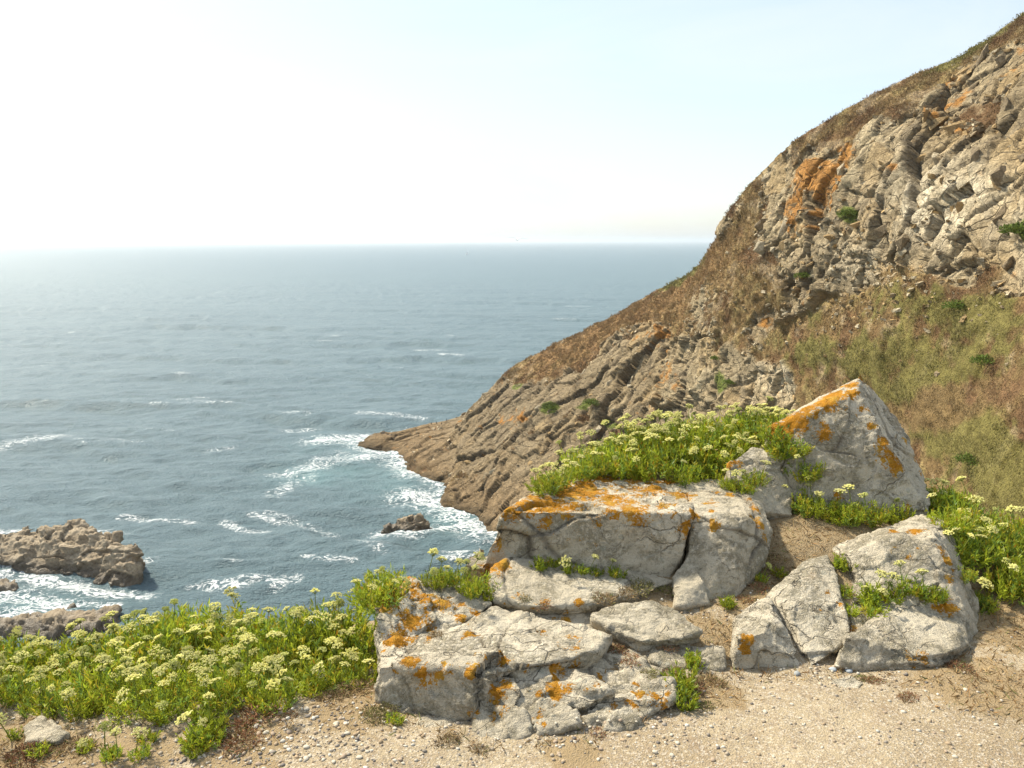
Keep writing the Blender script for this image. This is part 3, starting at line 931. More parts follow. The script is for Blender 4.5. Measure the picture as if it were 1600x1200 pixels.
boulder('broad pale bedrock slab with a shaded front wall',
        [H((596, 1008, 2.83), (652, 1002, 2.86), (692, 987, 2.92), (768, 945, 3.08), (905, 972, 3.0), (958, 990, 2.94), (935, 1018, 2.83), (895, 1032, 2.73), (800, 1042, 2.67), (745, 1054, 2.60), (690, 1044, 2.62), (640, 1034, 2.65), (590, 1042, 2.67),
           (585, 1092, 2.67), (620, 1120, 2.60), (690, 1128, 2.57), (800, 1110, 2.62)),
         H((640, 1032, 2.67), (700, 1022, 2.74), (745, 1054, 2.595), (772, 1064, 2.57), (790, 1102, 2.55), (690, 1130, 2.55))], 41, a_big=.012, a_mid=.008, joint=.012, joint_size=.20)
boulder('smooth flat pale slab half buried in dry turf',
        [H((950, 948, 3.12), (1020, 936, 3.16), (1052, 946, 3.12), (1098, 986, 2.97), (1060, 1000, 2.92), (1000, 1003, 2.91), (948, 978, 3.0), (925, 960, 3.07))], 43)
boulder('grey block with a shaded face in the middle of the lower ledge',
        [H((795, 1042, 2.74), (865, 1034, 2.78), (920, 1052, 2.69), (953, 1074, 2.62), (945, 1090, 2.57), (905, 1110, 2.53), (870, 1096, 2.57), (865, 1070, 2.64), (805, 1075, 2.62))], 47, a_mid=.011, joint=.008, joint_size=.14)
boulder('small grey block with a vertical orange lichen streak', [H((790, 1078, 2.61), (840, 1066, 2.65), (872, 1092, 2.56), (905, 1110, 2.51), (908, 1130, 2.47), (870, 1148, 2.45), (830, 1152, 2.45), (822, 1112, 2.52))], 53, a_mid=.010, joint=.006, joint_size=.12)
boulder('low rounded block at the foot of the ledge on the gravel path', [H((734, 1108, 2.54), (762, 1096, 2.58), (822, 1112, 2.52), (835, 1140, 2.46), (822, 1158, 2.43), (775, 1166, 2.42), (730, 1152, 2.46))], 59)
boulder('tilted block spotted with orange lichen beside the green tuft',
        [H((908, 1118, 2.52), (958, 1068, 2.66), (1005, 1062, 2.68), (1050, 1062, 2.67), (1054, 1090, 2.60), (1002, 1112, 2.53), (985, 1142, 2.46), (920, 1142, 2.47))], 61, a_mid=.009, joint=.008, joint_size=.14)
boulder('small wedge shaped stone lying in front of the ledge', [H((874, 1162, 2.43), (896, 1136, 2.49), (930, 1123, 2.52), (947, 1132, 2.49), (940, 1152, 2.44), (905, 1167, 2.41))], 67)
boulder('nearly buried flat slab in front of the shaded wall', [H((605, 1128, 2.56), (680, 1126, 2.57), (722, 1124, 2.57), (728, 1142, 2.50), (660, 1168, 2.42), (605, 1168, 2.42))], 71)
boulder('low cracked grey stone between the turf and the gravel path',
        [H((1018, 1018, 2.93), (1060, 1004, 2.98), (1098, 1012, 2.95), (1092, 1040, 2.86), (1050, 1048, 2.83), (1015, 1034, 2.86)),
         H((1088, 1016, 2.93), (1130, 1008, 2.96), (1136, 1046, 2.85), (1095, 1052, 2.83))], 73, joint=.005, joint_size=.12)
boulder('thin triangular stone standing in reddish turf', [H((952, 1046, 2.84), (1000, 1012, 2.95), (1010, 1040, 2.85), (985, 1056, 2.80))], 79)
boulder('angular block with a notched front and an orange lichen spot',
        [H((1148, 960, 3.12), (1200, 930, 3.22), (1212, 958, 3.05), (1192, 987, 2.92), (1150, 997, 2.90), (1144, 1048, 2.87), (1262, 1050, 2.86), (1250, 1030, 2.90)),
         H((1198, 928, 3.28), (1262, 874, 3.48), (1293, 865, 3.5), (1310, 900, 3.36), (1328, 985, 3.05), (1318, 1006, 2.98), (1268, 1044, 2.88), (1235, 960, 3.10), (1232, 922, 3.26))], 83, a_big=.014, joint=.006, joint_size=.3)
boulder('narrow upright sliver of rock in the cleft between two boulders', [H((1318, 880, 3.5), (1340, 896, 3.42), (1366, 962, 3.2), (1348, 988, 3.07), (1328, 985, 3.08))], 89, voxel=.007)
boulder('large domed grey boulder with orange lichen on its right shoulder',
        [H((1303, 860, 3.56), (1380, 822, 3.72), (1440, 802, 3.82), (1476, 812, 3.76), (1492, 850, 3.6), (1526, 935, 3.38), (1530, 988, 3.15), (1515, 1002, 3.08), (1370, 985, 3.12), (1345, 905, 3.40), (1325, 868, 3.44), (1385, 846, 3.43), (1455, 844, 3.42), (1482, 864, 3.40))], 97, a_big=.016, a_mid=.009)
boulder('pale wedge boulder with flat top at the edge of the path',
        [H((1385, 945, 3.24), (1402, 936, 3.3), (1470, 938, 3.28), (1500, 956, 3.2), (1518, 1008, 3.02), (1488, 1018, 2.90), (1446, 1024, 2.855), (1340, 1004, 2.905), (1322, 992, 2.93), (1305, 1042, 2.88), (1440, 1062, 2.83), (1460, 1046, 2.87))], 101, a_big=.014)
boulder('pale stone at the foot of the samphire band by the path corner', [H((35, 1135, 2.53), (62, 1118, 2.6), (82, 1122, 2.58), (106, 1145, 2.49), (90, 1160, 2.45), (38, 1158, 2.45))], 103)
boulder('pale rounded stone sunk in the dry ground below the samphire', [H((122, 1196, 2.36), (150, 1184, 2.40), (178, 1190, 2.38), (185, 1206, 2.33), (130, 1210, 2.32))], 107)
boulder('flat pale stone in coarse gravel next to a green seedling', [H((225, 1198, 2.36), (268, 1180, 2.42), (295, 1182, 2.41), (290, 1200, 2.36), (240, 1210, 2.33))], 109)
boulder('white worn stone set flush in the path before the wedge boulder', [H((1292, 1075, 2.73), (1300, 1060, 2.78), (1330, 1054, 2.80), (1350, 1066, 2.76), (1340, 1082, 2.71), (1305, 1085, 2.70))], 113)

boulder('rounded orange-spotted knob wedged beside the shaded wall', [H((752, 1064, 2.61), (780, 1052, 2.66), (806, 1056, 2.64), (818, 1084, 2.56), (802, 1112, 2.51), (762, 1108, 2.53))], 131)
boulder('low stepped bedrock shelf joining the slabs of the outcrop',
        [H((598, 1015, 2.90), (650, 945, 3.17), (770, 920, 3.29), (880, 935, 3.27), (1000, 965, 3.16), (1054, 1005, 3.02), (1056, 1062, 2.78), (985, 1105, 2.64), (930, 1132, 2.54), (840, 1146, 2.49), (740, 1132, 2.55), (640, 1112, 2.63), (596, 1085, 2.71))],
        127, a_big=.014, a_mid=.010, joint=.010, joint_size=.22)

# tree for finding surface points
bv, bf, off = [GV], [], 0
near_faces = GF[(GV[GF][:, :, 1].max(1) < 6) & (GV[GF][:, :, 1].min(1) > 1) & (np.abs(GV[GF][:, :, 0]).max(1) < 5)]
polys = near_faces.tolist(); allv = GV.tolist(); off = len(GV)
owner = [-1] * len(polys)
for bi, b in enumerate(boulders):
    me = b['me']
    allv += b['V'].tolist()
    pl = [[i + off for i in p.vertices] for p in me.polygons]
    polys += pl; owner += [bi] * len(pl); off += len(b['V'])
TREE = BVHTree.FromPolygons(allv, polys)


def hit(px, py):
    d = ray(px, py)
    loc, nrm, idx, dist = TREE.ray_cast(Vector((0, 0, EYE)), Vector(d).normalized())
    if loc is None: return None, None, -1
    return np.array(loc), np.array(nrm), owner[idx]


def drop(x, y):
    loc, nrm, idx, dist = TREE.ray_cast(Vector((x, y, 3)), Vector((0, 0, -1)))
    if loc is None: return np.array([x, y, float(ground_z(np.array([x]), np.array([y]))[0])]), np.array([0, 0, 1.0])
    return np.array(loc), np.array(nrm)


spots = []
for px, py, r, s_ in LICH:
    h, n, b = hit(px, py)
    if h is not None and b >= 0: spots.append((h, r, s_))
for b in boulders:
    V = b['V']; f = np.zeros(len(V))
    lo, hi = V.min(0) - .1, V.max(0) + .1
    for h, r, s_ in spots:
        if np.all(h > lo) and np.all(h < hi):
            f = np.maximum(f, s_ * np.exp(-np.sum((V - h) ** 2, 1) / (r * 1.25) ** 2))
    me = b['me']
    set_f(me, 'lichen', f); set_f(me, 'crack', b['crack'])
    V2, o = rebase(V)
    me.vertices.foreach_set('co', V2.astype(np.float32).ravel()); me.update()
    me.name = 'boulder'
    ob = link('boulder' if np.ptp(V[:, 0]) > .16 else 'stone', me, M_boulder, loc=o)
    tag(ob, b['label'], 'boulder' if ob.name.startswith('boulder') else 'stone', 'boulders of the lichened outcrop')

# ------------------------------------------------------------------ rocks in the sea
def sea_rock(label, hulls, seed, voxel=.28, scale=9.0, **kw):
    me, V, crack = rock_mesh(hulls, voxel, seed, scale=scale, **kw)
    set_f(me, 'crack', crack)
    V2, o = rebase(V)
    me.vertices.foreach_set('co', V2.astype(np.float32).ravel()); me.update()
    ob = link('sea_rock', me, M_searock, loc=o)
    tag(ob, label, 'sea rock', 'rocks awash below the cliff')


HS = lambda *pts: sunk([P(*p) for p in pts], 2.0, 5.0)
sea_rock('long tilted reef of jointed brown rock with a blunt dark end standing in the sea',
         [HS((-60, 836, 111), (5, 834, 110.5), (40, 828, 110), (105, 822, 109), (140, 828, 108), (150, 842, 106.5), (190, 854, 104), (150, 905, 102.3), (80, 895, 104), (20, 882, 106.5), (-60, 884, 106)),
          HS((100, 816, 110), (125, 812, 110), (138, 818, 109.5), (152, 830, 108), (150, 848, 106), (110, 840, 107.5)),
          HS((165, 838, 107), (172, 832, 107.5), (184, 834, 107), (186, 850, 105.5), (170, 852, 105.5)),
          HS((175, 852, 103.5), (205, 846, 103.2), (214, 851, 102.6), (215, 885, 101.5), (217, 914, 100.4), (192, 918, 99.8), (170, 917, 100.0), (145, 908, 101.6), (160, 880, 103)),
          HS((33, 824, 111), (45, 819, 111), (50, 834, 109.5), (35, 838, 109.5)), HS((62, 826, 110.5), (68, 822, 110.5), (72, 834, 109.3), (60, 836, 109.3)),
          HS((80, 823, 110.2), (95, 820, 110.2), (98, 834, 109), (82, 836, 109))],
         201, voxel=.2, a_big=.03, a_mid=.025, joint=.04, joint_size=.24, smooth=1)
sea_rock('small rounded brown rock with white surf around it off the headland',
         [HS((622, 822, 121), (630, 808, 121.5), (645, 803, 121.5), (660, 806, 121), (668, 818, 120.5), (678, 826, 120), (650, 832, 119), (625, 830, 119.3)),
          HS((598, 824, 120.8), (608, 815, 121.3), (622, 814, 121.5), (628, 824, 120.5), (610, 829, 120))],
         211, voxel=.2, scale=6, a_big=.06, a_mid=.05, joint=.05, joint_size=.22, smooth=1)
sea_rock('low rock lying among foam between the reef and the ledge', [HS((-40, 905, 98.5), (8, 904, 98.8), (22, 912, 98.2), (31, 922, 97.6), (28, 930, 96.4), (-40, 931, 96.2))], 221, joint=.03, joint_size=.25, a_big=.05, a_mid=.04)
sea_rock('small pointed slab breaking the surf beside the ledge', [HS((99, 954, 92.0), (108, 943, 92.4), (116, 940, 92.6), (120, 948, 92.3), (104, 957, 91.4))], 223, voxel=.12, scale=4, a_big=.04)
sea_rock('long low wave-cut ledge behind the yellow samphire flowers',
         [HS((-60, 970, 87.6), (20, 966, 87.8), (80, 960, 88.6), (140, 952, 90.0), (178, 946, 91.2), (182, 956, 90.0), (165, 985, 86.9), (60, 994, 85.7), (50, 985, 86.7), (20, 982, 87.1), (-60, 988, 86.3))], 227, a_big=.06, a_mid=.05, joint=.035, joint_size=.25)

# small rocks off the tip
sea_rock('dark rock at the seaward tip of the headland washed by surf', [HS((570, 690, 179), (583, 674, 180), (600, 672, 180), (612, 680, 179), (605, 694, 177), (580, 695, 177))], 229, voxel=.35, scale=9, a_big=.05, a_mid=.05, joint=.04, joint_size=.25)
sea_rock('little rock awash at the foot of the headland', [HS((618, 717, 161.5), (626, 712, 161.5), (636, 717, 160.5), (641, 722, 159), (628, 725, 158.2)), ], 231, voxel=.25, scale=6, a_big=.05)

# ------------------------------------------------------------------ stones lying on the headland face
def chip_mesh(seed, dims):
    r = random.Random(seed)
    bm = bmesh.new()
    vs = [bm.verts.new((r.uniform(-1, 1) * dims[0], r.uniform(-1, 1) * dims[1], r.uniform(-1, 1) * dims[2])) for _ in range(16)]
    res = bmesh.ops.convex_hull(bm, input=vs)
    bad = [g for g in res['geom_interior'] + res['geom_unused'] if isinstance(g, bmesh.types.BMVert)]
    bmesh.ops.delete(bm, geom=list(set(bad)), context='VERTS')
    bmesh.ops.recalc_face_normals(bm, faces=bm.faces)
    me = bpy.data.meshes.new('stone'); bm.to_mesh(me); bm.free()
    return me


tones = [(.30, .26, .20), (.44, .40, .33), (.24, .20, .15), (.36, .27, .16)]
chips = []
for k in range(8):
    me = chip_mesh(300 + k, (1.0, .62, .5))
    c = np.tile(np.array(tones[k % 4]), (len(me.vertices), 1))
    set_col(me, 'col', c); me.materials.append(M_cliff)
    chips.append(me)
vis = np.where((vv > .01) & (vv < .9) & (hpx0 > 640) & (hpx0 < 1600) & (hpy0 > 30) & (hpy0 < 800))[0]
wgt = rockm[vis] * 0.7 + 1.5 * np.exp(-((rockm[vis] - .6) / .25) ** 2)
wgt *= sstep(620, 760, hpx0[vis])
pick = rng.choice(vis, 150, replace=False, p=wgt / wgt.sum())
for j, i in enumerate(pick):
    p = flat2[i]
    s_ = rng.uniform(.35, 1.0) * (1.0 if rockm[i] > .4 else .55)
    o = link('stone', chips[j % 8], parent=headland)
    rot = Matrix((e1, e2, e3)).transposed().to_euler()
    o.rotation_euler = (rot.x + rng.normal(0, .35), rot.y + rng.normal(0, .35), rot.z + rng.normal(0, .5))
    o.location = p + hN[i] * (0.05 * s_)
    o.scale = (s_ * rng.uniform(.8, 1.5), s_ * rng.uniform(.7, 1.2), s_ * rng.uniform(.6, 1.1))

# loose scree between them: too many to count
sn = 3200
wv2 = 1.6 * np.exp(-((rockm[vis] - .55) / .22) ** 2) + .5 * np.exp(-(((hpx0[vis] - 1330) / 120) ** 2 + ((hpy0[vis] - 430) / 80) ** 2))
si = rng.choice(vis, sn, replace=True, p=wv2 / wv2.sum())
cv = np.array([(-1, -1, -1), (1, -1, -1), (1, 1, -1), (-1, 1, -1), (-1, -1, 1), (1, -1, 1), (1, 1, 1), (-1, 1, 1)], float)
cf = np.array([(0, 3, 2, 1), (4, 5, 6, 7), (0, 1, 5, 4), (1, 2, 6, 5), (2, 3, 7, 6), (3, 0, 4, 7)])
ssz = (.06 + .26 * rng.random(sn) ** 2.5)[:, None, None]
jv = cv[None] * rng.uniform(.45, 1.1, (sn, 8, 3)) * np.array([1.3, .9, .6]) * ssz
an = rng.uniform(0, 6.28, sn); bn = rng.normal(0, .5, sn)
x_ = jv[..., 0] * np.cos(an)[:, None] - jv[..., 1] * np.sin(an)[:, None]; y_ = jv[..., 0] * np.sin(an)[:, None] + jv[..., 1] * np.cos(an)[:, None]
z_ = jv[..., 2] * np.cos(bn)[:, None] + x_ * np.sin(bn)[:, None]
sv = (np.stack([x_, y_, z_], -1) + flat2[si][:, None] + hN[si][:, None] * .04).reshape(-1, 3)
sf = (cf[None] + (np.arange(sn) * 8)[:, None, None]).reshape(-1, 4)
me = mesh_np('scree', sv, sf, smooth=False)
set_col(me, 'col', np.repeat(np.array(tones)[rng.integers(0, 4, sn)] * rng.uniform(.8, 1.5, (sn, 1)), 8, 0))
tag(link('scree', me, M_cliff, parent=headland), kind='stuff')

# ------------------------------------------------------------------ blades: generic fast builder for leaves
def blades(base, direc, length, width, bend, rnd, mid=.45):
    """kite shaped folded leaves; base (n,3), direc (n,3) unit, returns V,F with 4 verts / 2 tris each"""
    n = len(base)
    ref = rnd.normal(size=(n, 3))
    side = np.cross(direc, ref); side /= np.linalg.norm(side, axis=1)[:, None] + 1e-9
    up = np.cross(side, direc)
    m = base + direc * (length * mid)[:, None]
    tip = base + direc * length[:, None] + up * (bend * length)[:, None]
    a = m + side * (width / 2)[:, None]
    b = m - side * (width / 2)[:, None]
    V = np.stack([base, a, tip, b], 1).reshape(-1, 3)
    k = np.arange(n)[:, None] * 4
    F = np.concatenate([k + np.array([[0, 1, 2]]), k + np.array([[0, 2, 3]])], 1).reshape(-1, 3)
    return V, F


def unit(A): return A / (np.linalg.norm(A, axis=1)[:, None] + 1e-9)


# grass on the headland: one mass
gi = np.where((vv > -1) & (rockm < .75) & (hpx0 > 700) & (hpx0 < 1640) & (hpy0 < 900))[0]
pr = (1 - rockm[gi]) * np.where(vv[gi] <= 0, .25, 1)
ti = rng.choice(gi, 32000, replace=True, p=pr / pr.sum())
nb = 8
base = np.repeat(flat2[ti], nb, 0) + rng.normal(0, .16, (len(ti) * nb, 3)) * np.array([1, 1, .3])
dr = unit(np.repeat(hN[ti] * .5 + np.array([0, 0, 1.0]), nb, 0) + rng.normal(0, .45, (len(base), 3)))
dist_k = np.repeat(np.clip(flat2[ti, 1] / 90, .5, 1.4), nb)
lump = np.repeat(np.clip(1.0 + 1.6 * fbm(flat2[ti] * .6 + 50, 3, 97), .35, 2.0), nb)
lg = rng.uniform(.12, .28, len(base)) * dist_k * lump
V_, F_ = blades(base, dr, lg, rng.uniform(.05, .11, len(base)) * dist_k, rng.uniform(-.2, .2, len(base)), rng)
gcol = np.repeat(Gc[ti], nb, 0) * rng.uniform(.75, 1.45, (len(base), 1))
straw = rng.random(len(base)) < .18
gcol[straw] = gcol[straw] * .4 + np.array([.34, .27, .14]) * .6
me = mesh_np('hillside_grass', V_, F_, smooth=False)
set_col(me, 'col', np.repeat(gcol, 4, 0))
tag(link('hillside_grass', me, M_grass), 'dry brown and green grass and heath covering the headland slope', 'grass', kind='stuff')


# shrubs on the headland
def shrub_mesh(seed, n=700):
    r = np.random.default_rng(seed)
    c = unit(r.normal(size=(n, 3))) * (r.random((n, 1)) ** .45) * np.array([1, 1, .62])
    c[:, 2] = np.abs(c[:, 2]) * .95
    lump = 1 + .35 * fbm(c * 2.4 + seed, 3, seed)
    c *= lump[:, None]
    d = unit(c + r.normal(0, .5, (n, 3)) + np.array([0, 0, .5]))
    V, F = blades(c, d, r.uniform(.12, .26, n), r.uniform(.07, .13, n), r.uniform(-.2, .2, n), r)
    me = mesh_np('foliage', V, F, smooth=False)
    col = np.array([.10, .145, .035]) * r.uniform(.6, 1.6, (n, 1)) + np.array([.03, .015, 0]) * r.random((n, 1))
    set_col(me, 'col', np.repeat(col, 4, 0)); me.materials.append(M_grass)
    return me


def stem_mesh(r0, h, col, name='stem'):
    bm = bmesh.new()
    for k in range(4):
        a = k * 1.57 + .4
        q = Vector((math.cos(a) * .35 * h, math.sin(a) * .35 * h, h))
        axis_ = q.normalized(); s1 = axis_.orthogonal().normalized(); s2 = axis_.cross(s1)
        ring = []
        for t, rr in ((0, r0), (1, r0 * .35)):
            ring.append([bm.verts.new(q * t + (s1 * math.cos(b * 1.256) + s2 * math.sin(b * 1.256)) * rr) for b in range(5)])
        for b in range(5):
            bm.faces.new((ring[0][b], ring[0][(b + 1) % 5], ring[1][(b + 1) % 5], ring[1][b]))
    me = bpy.data.meshes.new(name); bm.to_mesh(me); bm.free()
    set_col(me, 'col', np.tile(np.array(col), (len(me.vertices), 1))); me.materials.append(M_dry)
    return me


shm = [shrub_mesh(401 + k) for k in range(4)]
shs = stem_mesh(.06, .6, (.12, .085, .05))
HTREE = BVHTree.FromPolygons(flat2.tolist(), grid_faces(NR, NCH).tolist())


def hhit(px, py):
    loc, nrm, idx, dist = HTREE.ray_cast(Vector((0, 0, EYE)), Vector(ray(px, py)).normalized())
    return (None, None) if loc is None else (np.array(loc), np.array(nrm))


for k, (px, py, w, where) in enumerate((
        (1326, 335, 1.1, 'green bush on the cliff under the orange lichened crag'), (1142, 598, 1.0, 'pale green bush below the overhanging crag behind the samphire'),
        (1595, 362, 1.3, 'dark green bush on the pale crag of the headland'), (862, 638, 1.6, 'green tussock on a ledge of the dark sea cliff'),
        (925, 630, 1.5, 'long green tussock high on the dark sea cliff'), (952, 658, 1.0, 'small green tussock in a crack of the dark sea cliff'),
        (1255, 432, 1.0, 'green bush on the heath below the crag'), (1300, 180, .5, 'low bush on the crest among loose stones'), (1350, 150, .5, 'scrubby bush breaking the skyline of the headland'),
        (1480, 92, .7, 'yellow green bush on the turf of the crest'), (1545, 565, 1.0, 'green bush on the vegetated slope facing the pyramid boulder'),
        (1120, 560, .8, 'small green bush beside the ochre rock'), (1500, 480, 1.0, 'bush on the slope under the pale crag'), (1520, 720, .9, 'bush low on the slope behind the path samphire'))):
    h, n = hhit(px, py)
    if h is None: continue
    e = link('shrub', None, loc=h - np.array([0, 0, .08]))
    e.scale = (w, w, w * .8); e.rotation_euler = (0, 0, k * 1.3)
    link('foliage', shm[k % 4], parent=e); link('stem', shs, parent=e)
    tag(e, where, 'shrub', 'bushes on the headland')

# ------------------------------------------------------------------ rock samphire
def samphire_foliage(seed, stems=78, rad=.118, hgt=.135):
    r = np.random.default_rng(seed)
    Bs, Ds, Ls, Ws, Cs = [], [], [], [], []
    for s_ in range(stems):
        a = r.uniform(0, 6.283); q = math.sqrt(r.random()) * rad
        b0 = np.array([math.cos(a) * q * .75, math.sin(a) * q * .75, 0])
        lean = np.array([math.cos(a), math.sin(a), 0]) * (q / rad) * .55 + r.normal(0, .12, 3)
        ax = np.array([lean[0], lean[1], 1.0]); ax /= np.linalg.norm(ax)
        h = hgt * r.uniform(.6, 1.1) * (1 - .25 * (q / rad) ** 2)
        n = 17
        t = np.sort(r.uniform(.12, 1, n)); t[-1] = 1
        B = b0 + ax[None] * (h * t)[:, None]
        D = unit(ax[None] * 1.0 + r.normal(0, .55, (n, 3)))
        Bs.append(B); Ds.append(D)
        Ls.append(r.uniform(.016, .036, n)); Ws.append(r.uniform(.0050, .0080, n))
        g = np.array([.305, .355, .030]) * r.uniform(.78, 1.2)
        if r.random() < .2: g = np.array([.185, .275, .05])
        if r.random() < .10: g = np.array([.42, .36, .035])
        shade = (.7 + .5 * t)[:, None] * 1.0
        Cs.append(g[None] * r.uniform(.8, 1.25, (n, 1)))
        Cs[-1][r.random(n) < .03] = np.array([.42, .24, .03])
    B, D = np.concatenate(Bs), np.concatenate(Ds)
    Lg, W = np.concatenate(Ls), np.concatenate(Ws)
    V, F = blades(B, D, Lg, W, r.uniform(-.15, .15, len(B)), r)
    me = mesh_np('foliage', V, F, smooth=False)
    set_col(me, 'col', np.repeat(np.concatenate(Cs), 4, 0)); me.materials.append(M_leaf)
    return me


OCT_V = np.array([(1, 0, 0), (-1, 0, 0), (0, 1, 0), (0, -1, 0), (0, 0, 1), (0, 0, -1)], float)
OCT_F = np.array([(0, 2, 4), (2, 1, 4), (1, 3, 4), (3, 0, 4), (2, 0, 5), (1, 2, 5), (3, 1, 5), (0, 3, 5)])


def flower_head(seed, rad=.026, hgt=.07, green=False):
    """umbel: stalk, rays, and small domed clusters of florets; origin at the stalk's foot"""
    r = np.random.default_rng(seed)
    Vs, Fs, Cs = [], [], []
    off = [0]

    def put(V, F, c):
        Vs.append(V); Fs.append(F + off[0]); off[0] += len(V)
        Cs.append(np.tile(np.array(c), (len(V), 1)) if np.ndim(c) == 1 else c)

    def tube(a, b, ra, rb, c):
        a, b = np.array(a), np.array(b); d = (b - a) / np.linalg.norm(b - a)
        s1 = np.cross(d, [.3, .8, .1]); s1 /= np.linalg.norm(s1); s2 = np.cross(d, s1)
        V = np.array([a + (s1 * math.cos(k * 2.094) + s2 * math.sin(k * 2.094)) * ra for k in range(3)] + [b + (s1 * math.cos(k * 2.094) + s2 * math.sin(k * 2.094)) * rb for k in range(3)])
        F = np.array([(0, 1, 4), (0, 4, 3), (1, 2, 5), (1, 5, 4), (2, 0, 3), (2, 3, 5)])
        put(V, F, c)

    gcol = (.22, .26, .05)
    top = np.array([r.normal(0, .006), r.normal(0, .006), hgt])
    tube((0, 0, 0), top, .0022, .0017, gcol)
    n = 17
    for k in range(n):
        q = math.sqrt((k + .4) / n); a = k * 2.39996 + r.normal(0, .15)
        c = top + np.array([math.cos(a) * q * rad, math.sin(a) * q * rad, .020 - .011 * q * q + r.normal(0, .0012)])
        tube(top, c, .0009, .0006, (.28, .32, .07))
        m = 8
        for j in range(m):
            f = c + np.array([r.normal(0, .0026), r.normal(0, .0026), abs(r.normal(0, .0016))])
            sc = r.uniform(.0023, .0035)
            base_c = np.array([.82, .77, .26]) if not green else np.array([.56, .57, .12])
            cc_ = base_c * r.uniform(.82, 1.15) + np.array([.06, .06, .14]) * r.random()
            put(OCT_V * sc * np.array([1, 1, .8]) + f, OCT_F, np.clip(cc_, 0, .86))
    me = mesh_np('flower_head', np.concatenate(Vs), np.concatenate(Fs), smooth=False)
    set_col(me, 'col', np.concatenate(Cs)); me.materials.append(M_flower)
    return me


FOL = [samphire_foliage(501 + k) for k in range(6)]
FOL_S = [samphire_foliage(531 + k, 26, .055, .085) for k in range(4)]
HEAD = [flower_head(551 + k, .020 + .0022 * k, .06 + .008 * (k % 3)) for k in range(6)]
HEAD_G = [flower_head(571 + k, .018 + .002 * k, .06, True) for k in range(2)]


def samphire(p, size, heads, label, group, small=False, tilt=(0, 0), seed=0, reach=None):
    r = np.random.default_rng(9000 + seed)
    e = link('samphire_plant', None, loc=p)
    e.scale = (size, size, size * r.uniform(.9, 1.12))
    e.rotation_euler = (tilt[0] + r.normal(0, .07), tilt[1] + r.normal(0, .07), r.uniform(0, 6.28))
    link('foliage', (FOL_S if small else FOL)[r.integers(4 if small else 6)], parent=e)
    rad, hg = (.055, .085) if small else (.115, .15)
    for k in range(heads):
        a = r.uniform(0, 6.28); q = math.sqrt(r.random()) * rad * 1.15
        me = HEAD[r.integers(6)] if r.random() > .22 else HEAD_G[r.integers(2)]
        o = link('flower_head', me, parent=e)
        o.location = (math.cos(a) * q, math.sin(a) * q, hg * r.uniform(.72, .98) - .03)
        o.rotation_euler = (r.normal(0, .28) - .1, r.normal(0, .28), r.uniform(0, 6.28))
        s_ = r.uniform(.65, 1.12) / (size if size > 0 else 1)
        o.scale = (s_, s_, s_ * r.uniform(.9, 1.3))
    tag(e, label, 'plant', group)
    return e


seed = 0
# the band along the cliff edge, left of the boulders
fx = [-2.5, -1.75, -1.5, -1.30, -1.08, -.85, -.7, -.5]
fy = [2.64, 2.64, 2.62, 2.58, 2.62, 2.64, 2.76, 2.85]
pts = []
tries = 0
while len(pts) < 92 and tries < 6000:
    tries += 1
    x = rng.uniform(-2.5, -.52)
    y0 = np.interp(x, fx, fy); y1 = np.interp(x, [-2.5, -1.9, -1.5, -1.2, -.8, -.5], [3.3, 3.4, 3.5, 3.4, 3.35, 3.2])
    y = rng.uniform(y0, y1)
    if all((x - a) ** 2 + (y - b) ** 2 > .115 ** 2 for a, b in pts): pts.append((x, y))
for x, y in pts:
    y0 = np.interp(x, fx, fy)
    t = (y - y0) / .6
    p, n = drop(x, y)
    seed += 1
    sz = (.72 + .38 * min(1, max(0, t)) ** .7) * rng.uniform(.85, 1.15)
    if x < -1.45: sz *= np.interp(x, [-1.75, -1.45], [.95, 1.08])
    rowl = 'on the seaward lip of the band' if t > .72 else ('deep inside the band' if t > .28 else 'at the landward foot of the band')
    nearl = 'next to the lichened ledge' if x > -.85 else ('above the reddish dried cushions' if x > -1.25 else ('above the yellowish seedlings' if x > -1.6 else 'near the pale corner stone'))
    nh = int(rng.integers(2, 7))
    many = 'many-flowered' if nh > 4 else 'few-flowered'
    samphire(p - np.array([0, 0, .01]), sz, nh, many + ' samphire ' + rowl + ' ' + nearl, 'samphire band along the cliff edge', seed=seed)


def spray(pxs, n, size, heads, label, group, small=False, jit=.03, zoff=0.0):
    global seed
    for px, py in pxs:
        h, nn, b = hit(px, py)
        if h is None: continue
        for k in range(n):
            seed += 1
            r = np.random.default_rng(seed + 77)
            q, _ = drop(h[0] + r.normal(0, jit), h[1] + r.normal(0, jit))
            if abs(q[2] - h[2]) > .12: q = h
            nh = int(r.integers(heads[0], heads[1] + 1))
            tail = '' if 'flower' in label or heads[1] == 0 else ' ' + ('without flowers', 'with one flower head', 'with two flower heads', 'with three flower heads', 'with four flower heads')[nh]
            lab = label + tail if len((label + tail).split()) <= 16 else label
            samphire(q - np.array([0, 0, .008 - zoff]), size * r.uniform(.85, 1.15), nh, lab, group, small, seed=seed)


